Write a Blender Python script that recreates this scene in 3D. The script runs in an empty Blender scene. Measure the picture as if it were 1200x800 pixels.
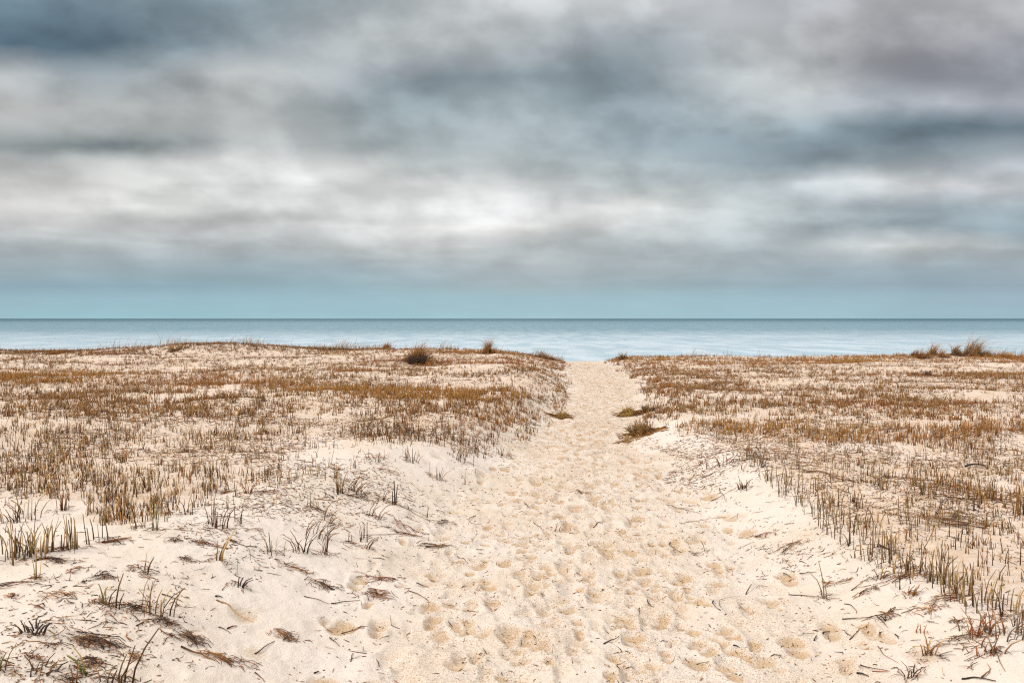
import bpy, math, random
import numpy as np
from mathutils import Vector, Matrix

rng = np.random.default_rng(11)
random.seed(5)
scene = bpy.context.scene
COL = scene.collection

# ------------------------------------------------------------------ camera model
EYE = 1.65
F = 1000.0                    # focal length in pixels of a 1200 px wide frame
PITCH = math.atan(27.0 / 1000.0)
CP, SP = math.cos(PITCH), math.sin(PITCH)
SEA = -2.25

def project(x, y, z):
    dz = z - EYE
    d = np.maximum(y * CP - dz * SP, 0.05)
    return 600 + F * x / d, 400 - F * (y * SP + dz * CP) / d

# ------------------------------------------------------------------ noise
def _hash(ix, iy, seed):
    h = (ix.astype(np.int64) * 374761393 + iy.astype(np.int64) * 668265263 + seed * 1442695041) & 0xFFFFFFFF
    h = ((h ^ (h >> 13)) * 1274126177) & 0xFFFFFFFF
    h = (h ^ (h >> 16)) & 0xFFFFFF
    return h.astype(np.float64) / 0xFFFFFF * 2 - 1

def vnoise(x, y, seed=0):
    x = np.asarray(x, float); y = np.asarray(y, float)
    fx = np.floor(x); fy = np.floor(y)
    tx = x - fx; ty = y - fy
    tx = tx * tx * tx * (tx * (tx * 6 - 15) + 10); ty = ty * ty * ty * (ty * (ty * 6 - 15) + 10)
    a = _hash(fx, fy, seed); b = _hash(fx + 1, fy, seed)
    c = _hash(fx, fy + 1, seed); d = _hash(fx + 1, fy + 1, seed)
    return (a * (1 - tx) + b * tx) * (1 - ty) + (c * (1 - tx) + d * tx) * ty

def fbm(x, y, seed=0, octv=4, gain=0.5):
    s = 0; a = 1.0
    c, sn = math.cos(0.6), math.sin(0.6)
    for i in range(octv):
        s = s + a * vnoise(x, y, seed + i * 17)
        x, y = (c * x - sn * y) * 2.03 + 3.1, (sn * x + c * y) * 2.03 + 1.7
        a *= gain
    return s

def sstep(a, b, x):
    t = np.clip((x - a) / (b - a), 0, 1)
    return t * t * (3 - 2 * t)

# ------------------------------------------------------------------ terrain
PY = [-60, 0, 3, 5, 7.3, 9.3, 11, 13, 17, 21, 26, 29, 32, 60]
PC = [.4, .4, .40, .45, .55, .78, .90, 1.12, 1.76, 2.15, 2.5, 2.68, 2.85, 3.2]
PH = [1.2, 1.2, 1.2, 1.25, 1.15, .95, .75, .68, .70, .86, .98, .95, .72, 3.0]
def path_c(y): return np.interp(y, PY, PC)
def path_h(y): return np.interp(y, PY, PH)

def path_d(x, y):
    """metres outside the trodden path, negative inside"""
    w = 0.22 * vnoise(x * .9 + 4, y * .7, 91) + 0.12 * vnoise(x * 3, y * 2, 92)
    return np.abs(x - path_c(y)) - path_h(y) + w

def macro(x, y):
    x = np.asarray(x, float); y = np.asarray(y, float)
    dx = x - path_c(y); hw = path_h(y)
    left = dx < 0
    out = np.abs(dx) - hw
    hl = np.interp(y, [-20, 2, 6, 10, 15, 24, 30, 36], [.25, .27, .34, .36, .37, .38, .375, .34])
    hr = np.interp(y, [-20, 2, 4, 7, 10, 15, 24, 31, 36], [.2, .2, .24, .26, .22, .18, .11, .07, .05])
    wid = np.where(left, np.interp(y, [0, 8, 14, 22, 30], [1.5, 1.25, .9, 1.2, 2.6]), np.interp(y, [0, 8, 14], [1.0, .9, .8]))
    side = sstep(-.25, 1, out / wid)
    z = np.where(left, hl, hr) * side
    # dune hump left on the skyline and the swell under the right hand tussocks
    z = z + .37 * np.exp(-((x + 11.2) / 2.7) ** 2 - ((y - 32) / 3.2) ** 2) - .07 * sstep(24, 32, y) * (1 - side)
    z = z + .06 * np.exp(-((x + 3.6) / 2.6) ** 2 - ((y - 31) / 3) ** 2)
    z = z + .17 * np.exp(-((x - 17.0) / 3.2) ** 2 - ((y - 32.5) / 4) ** 2)
    # undulations across the view
    u = sstep(.3, 2.2, out)
    z = z + u * (.045 * vnoise(x * .16, y * .42, 5) + .05 * vnoise(x * .33 + 9, y * .9, 6) + .02 * vnoise(x * 1.1, y * 1.7, 7))
    z = z + sstep(-.1, .8, out) * .03 * vnoise(x * .9, y * .9, 8) + .012 * vnoise(x * .8, y * .8, 9)
    # crest, beach and sea bed
    cy = 33.0 + .9 * vnoise(x * .22, x * 0 + 3, 12)
    t = np.maximum(y - cy, 0)
    drop = -np.minimum(.012 * t ** 2, .12 * t)
    drop = np.where(t > 30, -3.6 - .02 * np.minimum(t - 30, 200), drop)
    z = z + drop
    return z

# high resolution relief of the trampled sand, as a raster
RX0, RX1, RY0, RY1, RC = -7.0, 8.5, 1.2, 34.0, 0.015
nx = int((RX1 - RX0) / RC); ny = int((RY1 - RY0) / RC)
gx, gy = np.meshgrid(RX0 + np.arange(nx) * RC, RY0 + np.arange(ny) * RC)
pd = np.abs(gx - path_c(gy)) - path_h(gy)
inside = 1 - sstep(-.15, .55, pd + .25 * vnoise(gx * 1.2, gy * 1.2, 31))
relief = (.018 + .006 * inside) * vnoise(gx * 2.3, gy * 2.3, 32) + (.010 + .005 * inside) * vnoise(gx * 5.5, gy * 5.5, 33)
relief += (.0055 + .003 * inside) * vnoise(gx * 13, gy * 13, 34) + .0036 * vnoise(gx * 28, gy * 28, 35)
relief += .004 * (1 - inside) * np.abs(vnoise(gx * 4 + gy * 2.2, gy * 11 - gx * 3, 36))
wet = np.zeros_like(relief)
def stamp(cx, cy, ang, ln, wd, dep, fresh):
    r = ln * 1.9
    i0, i1 = int((cx - r - RX0) / RC), int((cx + r - RX0) / RC) + 1
    j0, j1 = int((cy - r - RY0) / RC), int((cy + r - RY0) / RC) + 1
    i0 = max(i0, 0); j0 = max(j0, 0); i1 = min(i1, nx); j1 = min(j1, ny)
    if i1 <= i0 or j1 <= j0: return
    X = gx[j0:j1, i0:i1] - cx; Y = gy[j0:j1, i0:i1] - cy
    c, s = math.cos(ang), math.sin(ang)
    u = (X * s + Y * c) / ln; v = (X * c - Y * s) / (wd * (1 + .18 * (X * s + Y * c) / ln))
    q = np.sqrt(u * u + v * v) * (1 + .16 * vnoise(gx[j0:j1, i0:i1] * 9, gy[j0:j1, i0:i1] * 9, 37))
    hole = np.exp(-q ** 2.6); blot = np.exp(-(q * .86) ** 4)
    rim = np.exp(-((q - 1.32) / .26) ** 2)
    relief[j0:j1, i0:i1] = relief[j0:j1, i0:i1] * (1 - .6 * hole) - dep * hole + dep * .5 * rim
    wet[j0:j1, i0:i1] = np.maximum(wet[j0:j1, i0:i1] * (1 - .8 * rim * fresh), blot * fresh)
np_prints = 0
y = 1.6
while y < 33:
    n = rng.poisson(path_h(y) * 2 * .1 * 62)
    for k in range(n):
        yy = y + rng.uniform(0, .1)
        s = rng.normal(0, .56)
        if abs(s) > 1.15: continue
        cx = path_c(yy) + s * path_h(yy)
        slope = (path_c(yy + .5) - path_c(yy - .5))
        ang = math.atan(slope) + rng.normal(0, .3)
        fr = rng.uniform(0, 1) ** 1.2
        ln = rng.uniform(.036, .092); wd = ln * rng.uniform(.55, .8); dp = rng.uniform(.005, .014) + .012 * fr
        stamp(cx, yy, ang, ln, wd, dp, fr)
        if rng.uniform() < .6:
            stamp(cx - math.sin(ang) * ln * 1.15, yy - math.cos(ang) * ln * 1.15, ang, ln * .66, wd * .82, dp * 1.1, fr * .9)
        np_prints += 1
    y += .1
for k in range(34):          # strays on both banks
    yy = rng.uniform(2.5, 14); sd = rng.choice([-1, 1])
    stamp(path_c(yy) + sd * (path_h(yy) + rng.uniform(.1, 1.1)), yy, rng.normal(0, .5), rng.uniform(.06, .09), rng.uniform(.045, .07), rng.uniform(.006, .014), rng.uniform(.1, .5))

def bil(A, x, y):
    fx = np.clip((np.asarray(x, float) - RX0) / RC, 0, nx - 1.001); fy = np.clip((np.asarray(y, float) - RY0) / RC, 0, ny - 1.001)
    i = fx.astype(int); j = fy.astype(int); tx = fx - i; ty = fy - j
    v = (A[j, i] * (1 - tx) + A[j, i + 1] * tx) * (1 - ty) + (A[j + 1, i] * (1 - tx) + A[j + 1, i + 1] * tx) * ty
    x = np.asarray(x, float); y = np.asarray(y, float)
    e = sstep(RX0, RX0 + 1, x) * (1 - sstep(RX1 - 1, RX1, x)) * sstep(RY0, RY0 + .8, y) * (1 - sstep(RY1 - 1, RY1, y))
    return v * e

def H(x, y): return macro(x, y) + bil(relief, x, y)

def ground_at(px, py):
    """the spot on the sand seen at a pixel of the 1200 x 800 photograph"""
    a = (px - 600) / F; b = (400 - py) / F
    d = np.array([a, CP + b * SP, -SP + b * CP])
    ts = np.concatenate([np.arange(2.0, 14, .01), np.arange(14, 40, .04)])
    X = d[0] * ts; Y = d[1] * ts; Z = EYE + d[2] * ts
    g = H(X, Y)
    k = np.argmax(Z < g)
    if not (Z < g).any():
        k = np.argmin(Z - g + np.abs(Y - 32) * .02)
    return float(X[k]), float(Y[k]), float(g[k])

# ------------------------------------------------------------------ node helpers
def srgb(c):
    f = lambda v: v / 12.92 if v <= .04045 else ((v + .055) / 1.055) ** 2.4
    return tuple(f(v / 255.0) for v in c[:3]) + (1.0,)

class NT:
    def __init__(s, nt):
        s.nt = nt; nt.nodes.clear()
    def n(s, typ, **kw):
        nd = s.nt.nodes.new(typ)
        for k, v in kw.items(): setattr(nd, k, v)
        return nd
    def put(s, sock, v):
        if isinstance(v, bpy.types.NodeSocket): s.nt.links.new(v, sock)
        else: sock.default_value = v
    def math(s, op, a, b=None, c=None, clamp=False):
        nd = s.n('ShaderNodeMath', operation=op, use_clamp=clamp)
        for i, v in enumerate((a, b, c)):
            if v is not None: s.put(nd.inputs[i], v)
        return nd.outputs[0]
    def vmath(s, op, a, b=None):
        nd = s.n('ShaderNodeVectorMath', operation=op)
        s.put(nd.inputs[0], a)
        if b is not None: s.put(nd.inputs[1], b)
        return nd.outputs['Value'] if op in ('DOT_PRODUCT', 'LENGTH', 'DISTANCE') else nd.outputs[0]
    def mapr(s, v, a, b, c=0.0, d=1.0, smooth=True):
        nd = s.n('ShaderNodeMapRange', interpolation_type='SMOOTHSTEP' if smooth else 'LINEAR')
        s.put(nd.inputs['Value'], v)
        nd.inputs['From Min'].default_value = a; nd.inputs['From Max'].default_value = b
        nd.inputs['To Min'].default_value = c; nd.inputs['To Max'].default_value = d
        return nd.outputs[0]
    def mix(s, f, a, b, blend='MIX'):
        nd = s.n('ShaderNodeMix', data_type='RGBA', blend_type=blend)
        s.put(nd.inputs[0], f); s.put(nd.inputs[6], a); s.put(nd.inputs[7], b)
        return nd.outputs[2]
    def noise(s, vec, scale, detail=3.0, rough=.5, dist=0.0):
        nd = s.n('ShaderNodeTexNoise')
        if vec is not None: s.put(nd.inputs['Vector'], vec)
        nd.inputs['Scale'].default_value = scale; nd.inputs['Detail'].default_value = detail
        nd.inputs['Roughness'].default_value = rough; nd.inputs['Distortion'].default_value = dist
        return nd
    def mapping(s, vec, scale=(1, 1, 1), loc=(0, 0, 0), rot=(0, 0, 0)):
        nd = s.n('ShaderNodeMapping')
        s.put(nd.inputs['Vector'], vec); nd.inputs['Scale'].default_value = scale
        nd.inputs['Location'].default_value = loc; nd.inputs['Rotation'].default_value = rot
        return nd.outputs[0]
    def sep(s, v):
        nd = s.n('ShaderNodeSeparateXYZ'); s.put(nd.inputs[0], v); return nd.outputs
    def comb(s, x, y, z):
        nd = s.n('ShaderNodeCombineXYZ')
        for i, v in enumerate((x, y, z)): s.put(nd.inputs[i], v)
        return nd.outputs[0]
    def ramp(s, f, stops, interp='B_SPLINE'):
        nd = s.n('ShaderNodeValToRGB'); r = nd.color_ramp; r.interpolation = interp
        s.put(nd.inputs[0], f)
        r.elements[0].position = stops[0][0]; r.elements[0].color = stops[0][1]
        r.elements[1].position = stops[-1][0]; r.elements[1].color = stops[-1][1]
        for p, c in stops[1:-1]:
            e = r.elements.new(p); e.color = c
        return nd.outputs[0]

def new_mat(name):
    m = bpy.data.materials.new(name); m.use_nodes = True
    return m, NT(m.node_tree)

# ------------------------------------------------------------------ materials
def sand_material():
    m, t = new_mat('dry_sand')
    pos = t.n('ShaderNodeTexCoord').outputs['Object']
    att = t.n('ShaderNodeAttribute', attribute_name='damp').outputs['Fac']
    trod = t.n('ShaderNodeAttribute', attribute_name='trodden').outputs['Fac']
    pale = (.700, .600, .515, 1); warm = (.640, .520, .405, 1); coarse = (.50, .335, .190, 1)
    n1 = t.noise(pos, .9, 4, .55).outputs['Fac']; n2 = t.noise(pos, 6, 4, .6).outputs['Fac']
    f = t.math('ADD', t.math('MULTIPLY', trod, .34), t.mapr(n1, .40, .64, 0, .7))
    col = t.mix(t.math('MULTIPLY', f, t.mapr(n2, .25, .7, .5, 1), clamp=True), pale, warm)
    fld = t.n('ShaderNodeAttribute', attribute_name='field').outputs['Fac']
    n4 = t.noise(pos, 2.6, 5, .65).outputs['Fac']; n5 = t.noise(pos, 22, 3, .6).outputs['Fac']
    col = t.mix(t.math('MULTIPLY', fld, t.math('MULTIPLY', t.mapr(n4, .3, .62, .25, .8), t.mapr(n5, .35, .6, .35, 1))), col, (.55, .365, .225, 1))
    grain = t.noise(pos, 170, 2, .7).outputs['Fac']; grain2 = t.noise(pos, 75, 3, .7).outputs['Fac']
    # coarse damp sand turned up by feet, broken into grains
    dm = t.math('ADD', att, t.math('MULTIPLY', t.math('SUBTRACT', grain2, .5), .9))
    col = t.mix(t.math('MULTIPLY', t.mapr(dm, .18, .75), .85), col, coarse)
    col = t.mix(t.math('MULTIPLY', t.mapr(grain, .56, .68), t.math('ADD', .16, t.math('MULTIPLY', trod, .34))), col, (.30, .19, .10, 1))
    g3 = t.noise(pos, 58, 4, .75).outputs['Fac']
    pt = t.noise(pos, 3.2, 4, .6).outputs['Fac']
    fleck = t.math('MULTIPLY', t.mapr(g3, .50, .60), t.math('MULTIPLY', t.mapr(pt, .36, .58), t.math('ADD', .12, t.math('MULTIPLY', trod, .38))))
    col = t.mix(fleck, col, (.46, .30, .165, 1))
    g4 = t.noise(pos, 135, 1, .5).outputs['Fac']
    sal = t.math('MULTIPLY', t.mapr(g4, .575, .62), t.math('ADD', t.math('MULTIPLY', t.math('MULTIPLY', trod, t.mapr(pt, .3, .6)), .8), t.math('ADD', .12, t.math('MULTIPLY', att, .5))), clamp=True)
    col = t.mix(sal, col, (.27, .155, .07, 1))
    col = t.mix(t.mapr(grain, .42, .30, 0, .35), col, (.80, .73, .66, 1))
    sp = t.noise(pos, 48, 2, .6).outputs['Fac']
    col = t.mix(t.mapr(sp, .70, .74, 0, .75), col, (.11, .07, .04, 1))
    b = t.n('ShaderNodeBsdfPrincipled')
    t.put(b.inputs['Base Color'], col); b.inputs['Roughness'].default_value = .95
    b.inputs['Specular IOR Level'].default_value = .15
    g6 = t.noise(pos, 26, 3, .6).outputs['Fac']
    bh = t.math('ADD', t.math('ADD', t.math('MULTIPLY', grain2, .5), t.math('MULTIPLY', grain, .25)), t.math('MULTIPLY', g6, .9))
    bu = t.n('ShaderNodeBump'); bu.inputs['Strength'].default_value = .8; bu.inputs['Distance'].default_value = .012
    t.put(bu.inputs['Height'], bh); t.put(b.inputs['Normal'], bu.outputs[0])
    o = t.n('ShaderNodeOutputMaterial'); t.put(o.inputs[0], b.outputs[0])
    return m

def plant_material(name, rough=.75, trans=.0):
    m, t = new_mat(name)
    c = t.n('ShaderNodeAttribute', attribute_name='tint').outputs['Color']
    pos = t.n('ShaderNodeTexCoord').outputs['Object']
    n = t.noise(t.mapping(pos, (60, 60, 14)), 1.0, 3, .6).outputs['Fac']
    c2 = t.mix(t.mapr(n, .3, .7, .0, .55), c, t.mix(1.0, c, (.55, .5, .45, 1), 'MULTIPLY'))
    b = t.n('ShaderNodeBsdfPrincipled'); t.put(b.inputs['Base Color'], c2)
    b.inputs['Roughness'].default_value = rough; b.inputs['Specular IOR Level'].default_value = .25
    o = t.n('ShaderNodeOutputMaterial'); t.put(o.inputs[0], b.outputs[0])
    return m

def sea_material():
    m, t = new_mat('sea_water')
    pos = t.n('ShaderNodeTexCoord').outputs['Object']
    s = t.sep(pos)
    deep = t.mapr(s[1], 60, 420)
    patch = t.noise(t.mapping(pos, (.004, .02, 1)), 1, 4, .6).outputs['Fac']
    shal_glint = (.50, .57, .61, 1); mid = (.16, .275, .325, 1); far = (.03, .115, .145, 1)  # near tone: shallow water over sand plus cloud glint put into the colour
    col = t.mix(t.mapr(t.math('ADD', s[1], t.math('MULTIPLY', t.math('SUBTRACT', patch, .5), 60)), 85, 330), shal_glint, mid)
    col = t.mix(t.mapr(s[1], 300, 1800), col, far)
    w1 = t.noise(t.mapping(pos, (.35, 1.1, 1)), 1, 4, .6).outputs['Fac']
    w2 = t.noise(t.mapping(pos, (.05, .22, 1), rot=(0, 0, .12)), 1, 3, .5).outputs['Fac']
    w3 = t.noise(t.mapping(pos, (1.6, 3.4, 1)), 1, 2, .5).outputs['Fac']
    hgt = t.math('ADD', t.math('ADD', t.math('MULTIPLY', w1, .28), t.math('MULTIPLY', w2, .7)), t.math('MULTIPLY', w3, .03))
    bu = t.n('ShaderNodeBump'); bu.inputs['Strength'].default_value = 1.0; bu.inputs['Distance'].default_value = .9
    t.put(bu.inputs['Height'], hgt)
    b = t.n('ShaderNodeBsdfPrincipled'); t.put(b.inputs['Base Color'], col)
    pat2 = t.noise(t.mapping(pos, (.012, .06, 1)), 1, 6, .65).outputs['Fac']
    pat3 = t.noise(t.mapping(pos, (.30, .075, 1)), 1, 3, .6).outputs['Fac']
    col = t.mix(t.mapr(pat3, .60, .38, 0, .5), col, t.mix(1.0, col, (.45, .62, .70, 1), 'MULTIPLY'))
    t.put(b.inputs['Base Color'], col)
    t.put(b.inputs['Roughness'], t.mapr(pat2, .35, .65, .22, .48))
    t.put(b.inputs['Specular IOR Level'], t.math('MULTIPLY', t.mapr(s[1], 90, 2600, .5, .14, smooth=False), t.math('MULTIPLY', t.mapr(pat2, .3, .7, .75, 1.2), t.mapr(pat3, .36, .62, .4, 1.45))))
    b.inputs['IOR'].default_value = 1.33
    t.put(b.inputs['Normal'], bu.outputs[0])
    o = t.n('ShaderNodeOutputMaterial'); t.put(o.inputs[0], b.outputs[0])
    return m

M_SAND = sand_material()
M_GRASS = plant_material('dry_marram')
M_LITTER = plant_material('dead_plant_litter', .85)
M_WOOD = plant_material('weathered_twig', .8)
M_SEA = sea_material()

# ------------------------------------------------------------------ mesh building
def raw_mesh(name, V, Fq, mat, attrs=None, smooth=True):
    """V (n,3), Fq (m,4) or (m,3)"""
    me = bpy.data.meshes.new(name)
    V = np.ascontiguousarray(V, np.float32); Fq = np.ascontiguousarray(Fq, np.int32)
    k = Fq.shape[1]
    me.vertices.add(len(V)); me.vertices.foreach_set('co', V.ravel())
    me.loops.add(Fq.size); me.loops.foreach_set('vertex_index', Fq.ravel())
    me.polygons.add(len(Fq)); me.polygons.foreach_set('loop_start', np.arange(0, Fq.size, k, dtype=np.int32))
    me.polygons.foreach_set('loop_total', np.full(len(Fq), k, np.int32))
    me.polygons.foreach_set('use_smooth', np.full(len(Fq), smooth, bool))
    me.update(calc_edges=True)
    for nm, A in (attrs or {}).items():
        A = np.asarray(A, np.float32)
        if A.ndim == 1:
            at = me.attributes.new(nm, 'FLOAT', 'POINT'); at.data.foreach_set('value', A)
        else:
            at = me.attributes.new(nm, 'FLOAT_COLOR', 'POINT')
            at.data.foreach_set('color', np.concatenate([A, np.ones((len(A), 1), np.float32)], 1).astype(np.float32).ravel())
    me.materials.append(mat)
    return me

def link(name, me, parent=None, loc=None):
    o = bpy.data.objects.new(name, me); COL.objects.link(o)
    if parent is not None: o.parent = parent
    if loc is not None: o.location = loc
    return o

def tubes(P, R, C, sides=3):
    """P (N,K,3) centre lines, R (N,K) radii, C (N,K,3) colours -> V, F, colours"""
    N, K, _ = P.shape
    d = P[:, -1] - P[:, 0]
    d = d / np.maximum(np.linalg.norm(d, axis=1, keepdims=True), 1e-9)
    ref = np.where(np.abs(d[:, 2:3]) > .8, np.array([[1., 0, 0]]), np.array([[0, 0, 1.]]))
    a = np.cross(d, ref); a /= np.maximum(np.linalg.norm(a, axis=1, keepdims=True), 1e-9)
    b = np.cross(d, a)
    ph = np.random.default_rng(N).uniform(0, 6.28, N)
    V = np.empty((N, K, sides, 3)); Cc = np.empty((N, K, sides, 3))
    for s in range(sides):
        w = ph + 2 * math.pi * s / sides
        off = a * np.cos(w)[:, None] + b * np.sin(w)[:, None]
        V[:, :, s] = P + off[:, None, :] * R[:, :, None]
        Cc[:, :, s] = C
    base = (np.arange(N) * K * sides)[:, None, None]
    kk = (np.arange(K - 1) * sides)[None, :, None]
    ss = np.arange(sides)[None, None, :]; s2 = (ss + 1) % sides
    q = np.stack([base + kk + ss, base + kk + s2, base + kk + sides + s2, base + kk + sides + ss], -1).reshape(-1, 4)
    return V.reshape(-1, 3), q, Cc.reshape(-1, 3)

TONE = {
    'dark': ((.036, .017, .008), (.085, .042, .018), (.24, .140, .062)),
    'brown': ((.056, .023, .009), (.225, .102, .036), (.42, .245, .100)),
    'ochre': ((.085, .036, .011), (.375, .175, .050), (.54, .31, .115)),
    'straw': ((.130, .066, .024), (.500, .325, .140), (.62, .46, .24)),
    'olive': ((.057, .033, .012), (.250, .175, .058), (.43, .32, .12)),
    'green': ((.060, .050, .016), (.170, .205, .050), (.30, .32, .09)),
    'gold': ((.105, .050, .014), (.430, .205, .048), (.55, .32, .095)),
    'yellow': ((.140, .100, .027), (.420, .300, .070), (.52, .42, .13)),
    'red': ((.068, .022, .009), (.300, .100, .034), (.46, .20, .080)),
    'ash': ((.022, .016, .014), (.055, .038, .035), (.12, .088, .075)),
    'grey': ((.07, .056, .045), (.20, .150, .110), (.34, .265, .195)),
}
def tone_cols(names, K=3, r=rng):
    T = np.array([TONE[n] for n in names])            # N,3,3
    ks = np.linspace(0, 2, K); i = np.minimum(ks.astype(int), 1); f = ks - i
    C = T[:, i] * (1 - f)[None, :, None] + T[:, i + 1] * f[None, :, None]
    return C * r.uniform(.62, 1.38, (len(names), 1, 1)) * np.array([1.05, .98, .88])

def stems(base, h, tilt, az, width, names, bend=0.0, K=3, cut=.55, r=rng):
    """upright stems: base (N,3)"""
    N = len(base); t = np.linspace(0, 1, K)
    bend = np.broadcast_to(bend, (N,))
    lean = tilt[:, None] * t[None] + bend[:, None] * t[None] ** 2
    dx = np.cos(az)[:, None] * np.sin(lean) * t[None]; dy = np.sin(az)[:, None] * np.sin(lean) * t[None]
    dz = np.cos(lean) * t[None]
    P = base[:, None, :] + h[:, None, None] * np.stack([dx, dy, dz], -1)
    R = width[:, None] * .5 * (1 - (1 - cut) * t[None])
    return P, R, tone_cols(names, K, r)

# ------------------------------------------------------------------ ground sheet
def build_ground():
    th_f = np.linspace(-math.radians(64), math.radians(64), 1300)
    th_b = np.linspace(math.radians(64), math.radians(296), 62)[1:-1]
    th = np.concatenate([th_f, th_b]); nth = len(th)
    r = [.3]
    while r[-1] < 2.4: r.append(r[-1] * 1.05)
    while r[-1] < 37: r.append(r[-1] * 1.0042)
    while r[-1] < 120: r.append(r[-1] * 1.03)
    while r[-1] < 34000: r.append(r[-1] * 1.35)
    r = np.array(r); nr = len(r)
    R, T = np.meshgrid(r, th, indexing='ij')
    X = R * np.sin(T); Y = R * np.cos(T)
    Z = H(X, Y); far = sstep(120, 400, R)
    Z = Z * (1 - far) + far * np.where(Y > 0, -7.0, -1.0)
    V = np.stack([X, Y, Z], -1).reshape(-1, 3)
    i, j = np.meshgrid(np.arange(nr - 1), np.arange(nth), indexing='ij'); j2 = (j + 1) % nth
    Q = np.stack([i * nth + j, i * nth + j2, (i + 1) * nth + j2, (i + 1) * nth + j], -1).reshape(-1, 4)
    Q = Q[:, ::-1]
    out = path_d(X, Y).ravel()
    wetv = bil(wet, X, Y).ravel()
    _p = project(X.ravel(), Y.ravel(), Z.ravel()); near = (Y.ravel() > 2) & (Y.ravel() < 34)
    field = np.zeros(X.size)
    field[near] = coverage(_p[0][near], _p[1][near], X.ravel()[near], Y.ravel()[near])[2] * sstep(.1, .8, out[near])
    trod = (1 - sstep(-.35, .5, out + .25 * vnoise(X * 1.4, Y * 1.4, 55).ravel()))
    isp = (out[Q].mean(1) < 0) & (V[Q[:, 0], 1] > .3) & (np.hypot(V[Q[:, 0], 0], V[Q[:, 0], 1]) < 38)
    # the small disc under the camera
    ring = np.arange(nth)
    for nm, sel in (('sand_ground', ~isp), ('path', isp)):
        q = Q[sel]
        used = np.unique(q); lut = np.full(len(V), -1, np.int64); lut[used] = np.arange(len(used))
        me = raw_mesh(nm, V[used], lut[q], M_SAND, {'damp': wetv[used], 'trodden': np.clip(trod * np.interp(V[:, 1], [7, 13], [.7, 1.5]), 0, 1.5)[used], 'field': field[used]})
        o = link(nm, me); o['kind'] = 'structure'
# ------------------------------------------------------------------ sea
def build_sea():
    ys = np.concatenate([np.linspace(38, 400, 120), np.geomspace(410, 36000, 70)])
    xs = np.concatenate([-np.geomspace(60000, 300, 20), np.linspace(-280, 280, 90), np.geomspace(300, 60000, 20)])
    X, Y = np.meshgrid(xs, ys)
    V = np.stack([X, Y, np.full_like(X, SEA)], -1).reshape(-1, 3)
    n = len(xs)
    i, j = np.meshgrid(np.arange(len(ys) - 1), np.arange(n - 1), indexing='ij')
    Q = np.stack([i * n + j, i * n + j + 1, (i + 1) * n + j + 1, (i + 1) * n + j], -1).reshape(-1, 4)
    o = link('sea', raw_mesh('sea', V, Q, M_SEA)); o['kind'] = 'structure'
build_sea()

# ------------------------------------------------------------------ stubble field (ground cover)
# where the rows thicken, as lines (px, py), half thickness, coverage, tone
BANDS = [
    ([(0, 443), (100, 445), (230, 447), (330, 452), (400, 459), (470, 464), (560, 467), (600, 468)], 5.5, 3.2, 'gold'),
    ([(0, 464), (120, 470), (220, 472), (320, 475), (420, 480), (520, 480), (600, 472)], 8.0, 1.25, 'brown'),
    ([(0, 412), (90, 413), (190, 412), (230, 405), (300, 406), (400, 410)], 3.5, 2.6, 'dark'),
    ([(390, 411), (480, 410), (560, 412), (660, 420)], 4.0, 1.7, 'ochre'),
    ([(400, 433), (470, 437), (560, 438), (640, 433)], 2.6, 2.2, 'brown'),
    ([(430, 424), (520, 426), (600, 425), (655, 428)], 4.5, 1.1, 'red'),
    ([(400, 450), (470, 456), (540, 457), (580, 455)], 2.2, 1.5, 'brown'),
    ([(540, 497), (590, 492), (640, 486), (662, 480)], 10.0, 1.5, 'ochre'),
    ([(430, 505), (480, 515), (540, 525), (570, 520)], 12.0, .95, 'dark'),
    ([(600, 470), (640, 465), (655, 455)], 10, .8, 'olive'),
    ([(722, 421), (800, 423), (900, 424), (1000, 422), (1060, 419), (1200, 421)], 4.5, 2.2, 'gold'),
    ([(745, 436), (820, 440), (900, 436), (1000, 436), (1100, 440), (1200, 444)], 4.0, 1.7, 'brown'),
    ([(755, 478), (830, 476), (900, 472), (1000, 470), (1100, 474), (1200, 471)], 6.0, 1.2, 'brown'),
    ([(800, 500), (880, 506), (960, 510), (1060, 510), (1200, 504)], 8.0, 2.0, 'gold'),
    ([(1080, 630), (1140, 655), (1200, 675)], 30.0, .32, 'brown'),
    ([(785, 497), (830, 500), (870, 506)], 5.0, .7, 'yellow'),
    ([(880, 548), (920, 572), (960, 600), (1000, 634), (1050, 660), (1100, 686), (1150, 706), (1200, 728)], 13.0, .45, 'olive'),
    ([(726, 517), (742, 507), (758, 496), (772, 486)], 6.0, 1.5, 'brown'),
    ([(740, 483), (800, 481), (860, 484)], 4.0, .9, 'olive'),
    ([(655, 452), (662, 470), (668, 490)], 9.0, 1.1, 'ochre'),
    ([(730, 428), (760, 440), (780, 460)], 8.0, 1.2, 'red'),
    ([(770, 458), (900, 455), (1040, 459), (1200, 456)], 5.0, .9, 'brown'),
]
YB_L = ([0, 60, 90, 150, 200, 280, 350, 400, 470, 500, 540, 580, 620, 650, 665], [566, 568, 575, 604, 584, 559, 540, 524, 512, 530, 545, 525, 505, 490, 478])
YB_R = ([735, 760, 790, 830, 885, 950, 1000, 1100, 1200], [500, 512, 500, 505, 548, 598, 640, 690, 732])

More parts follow.
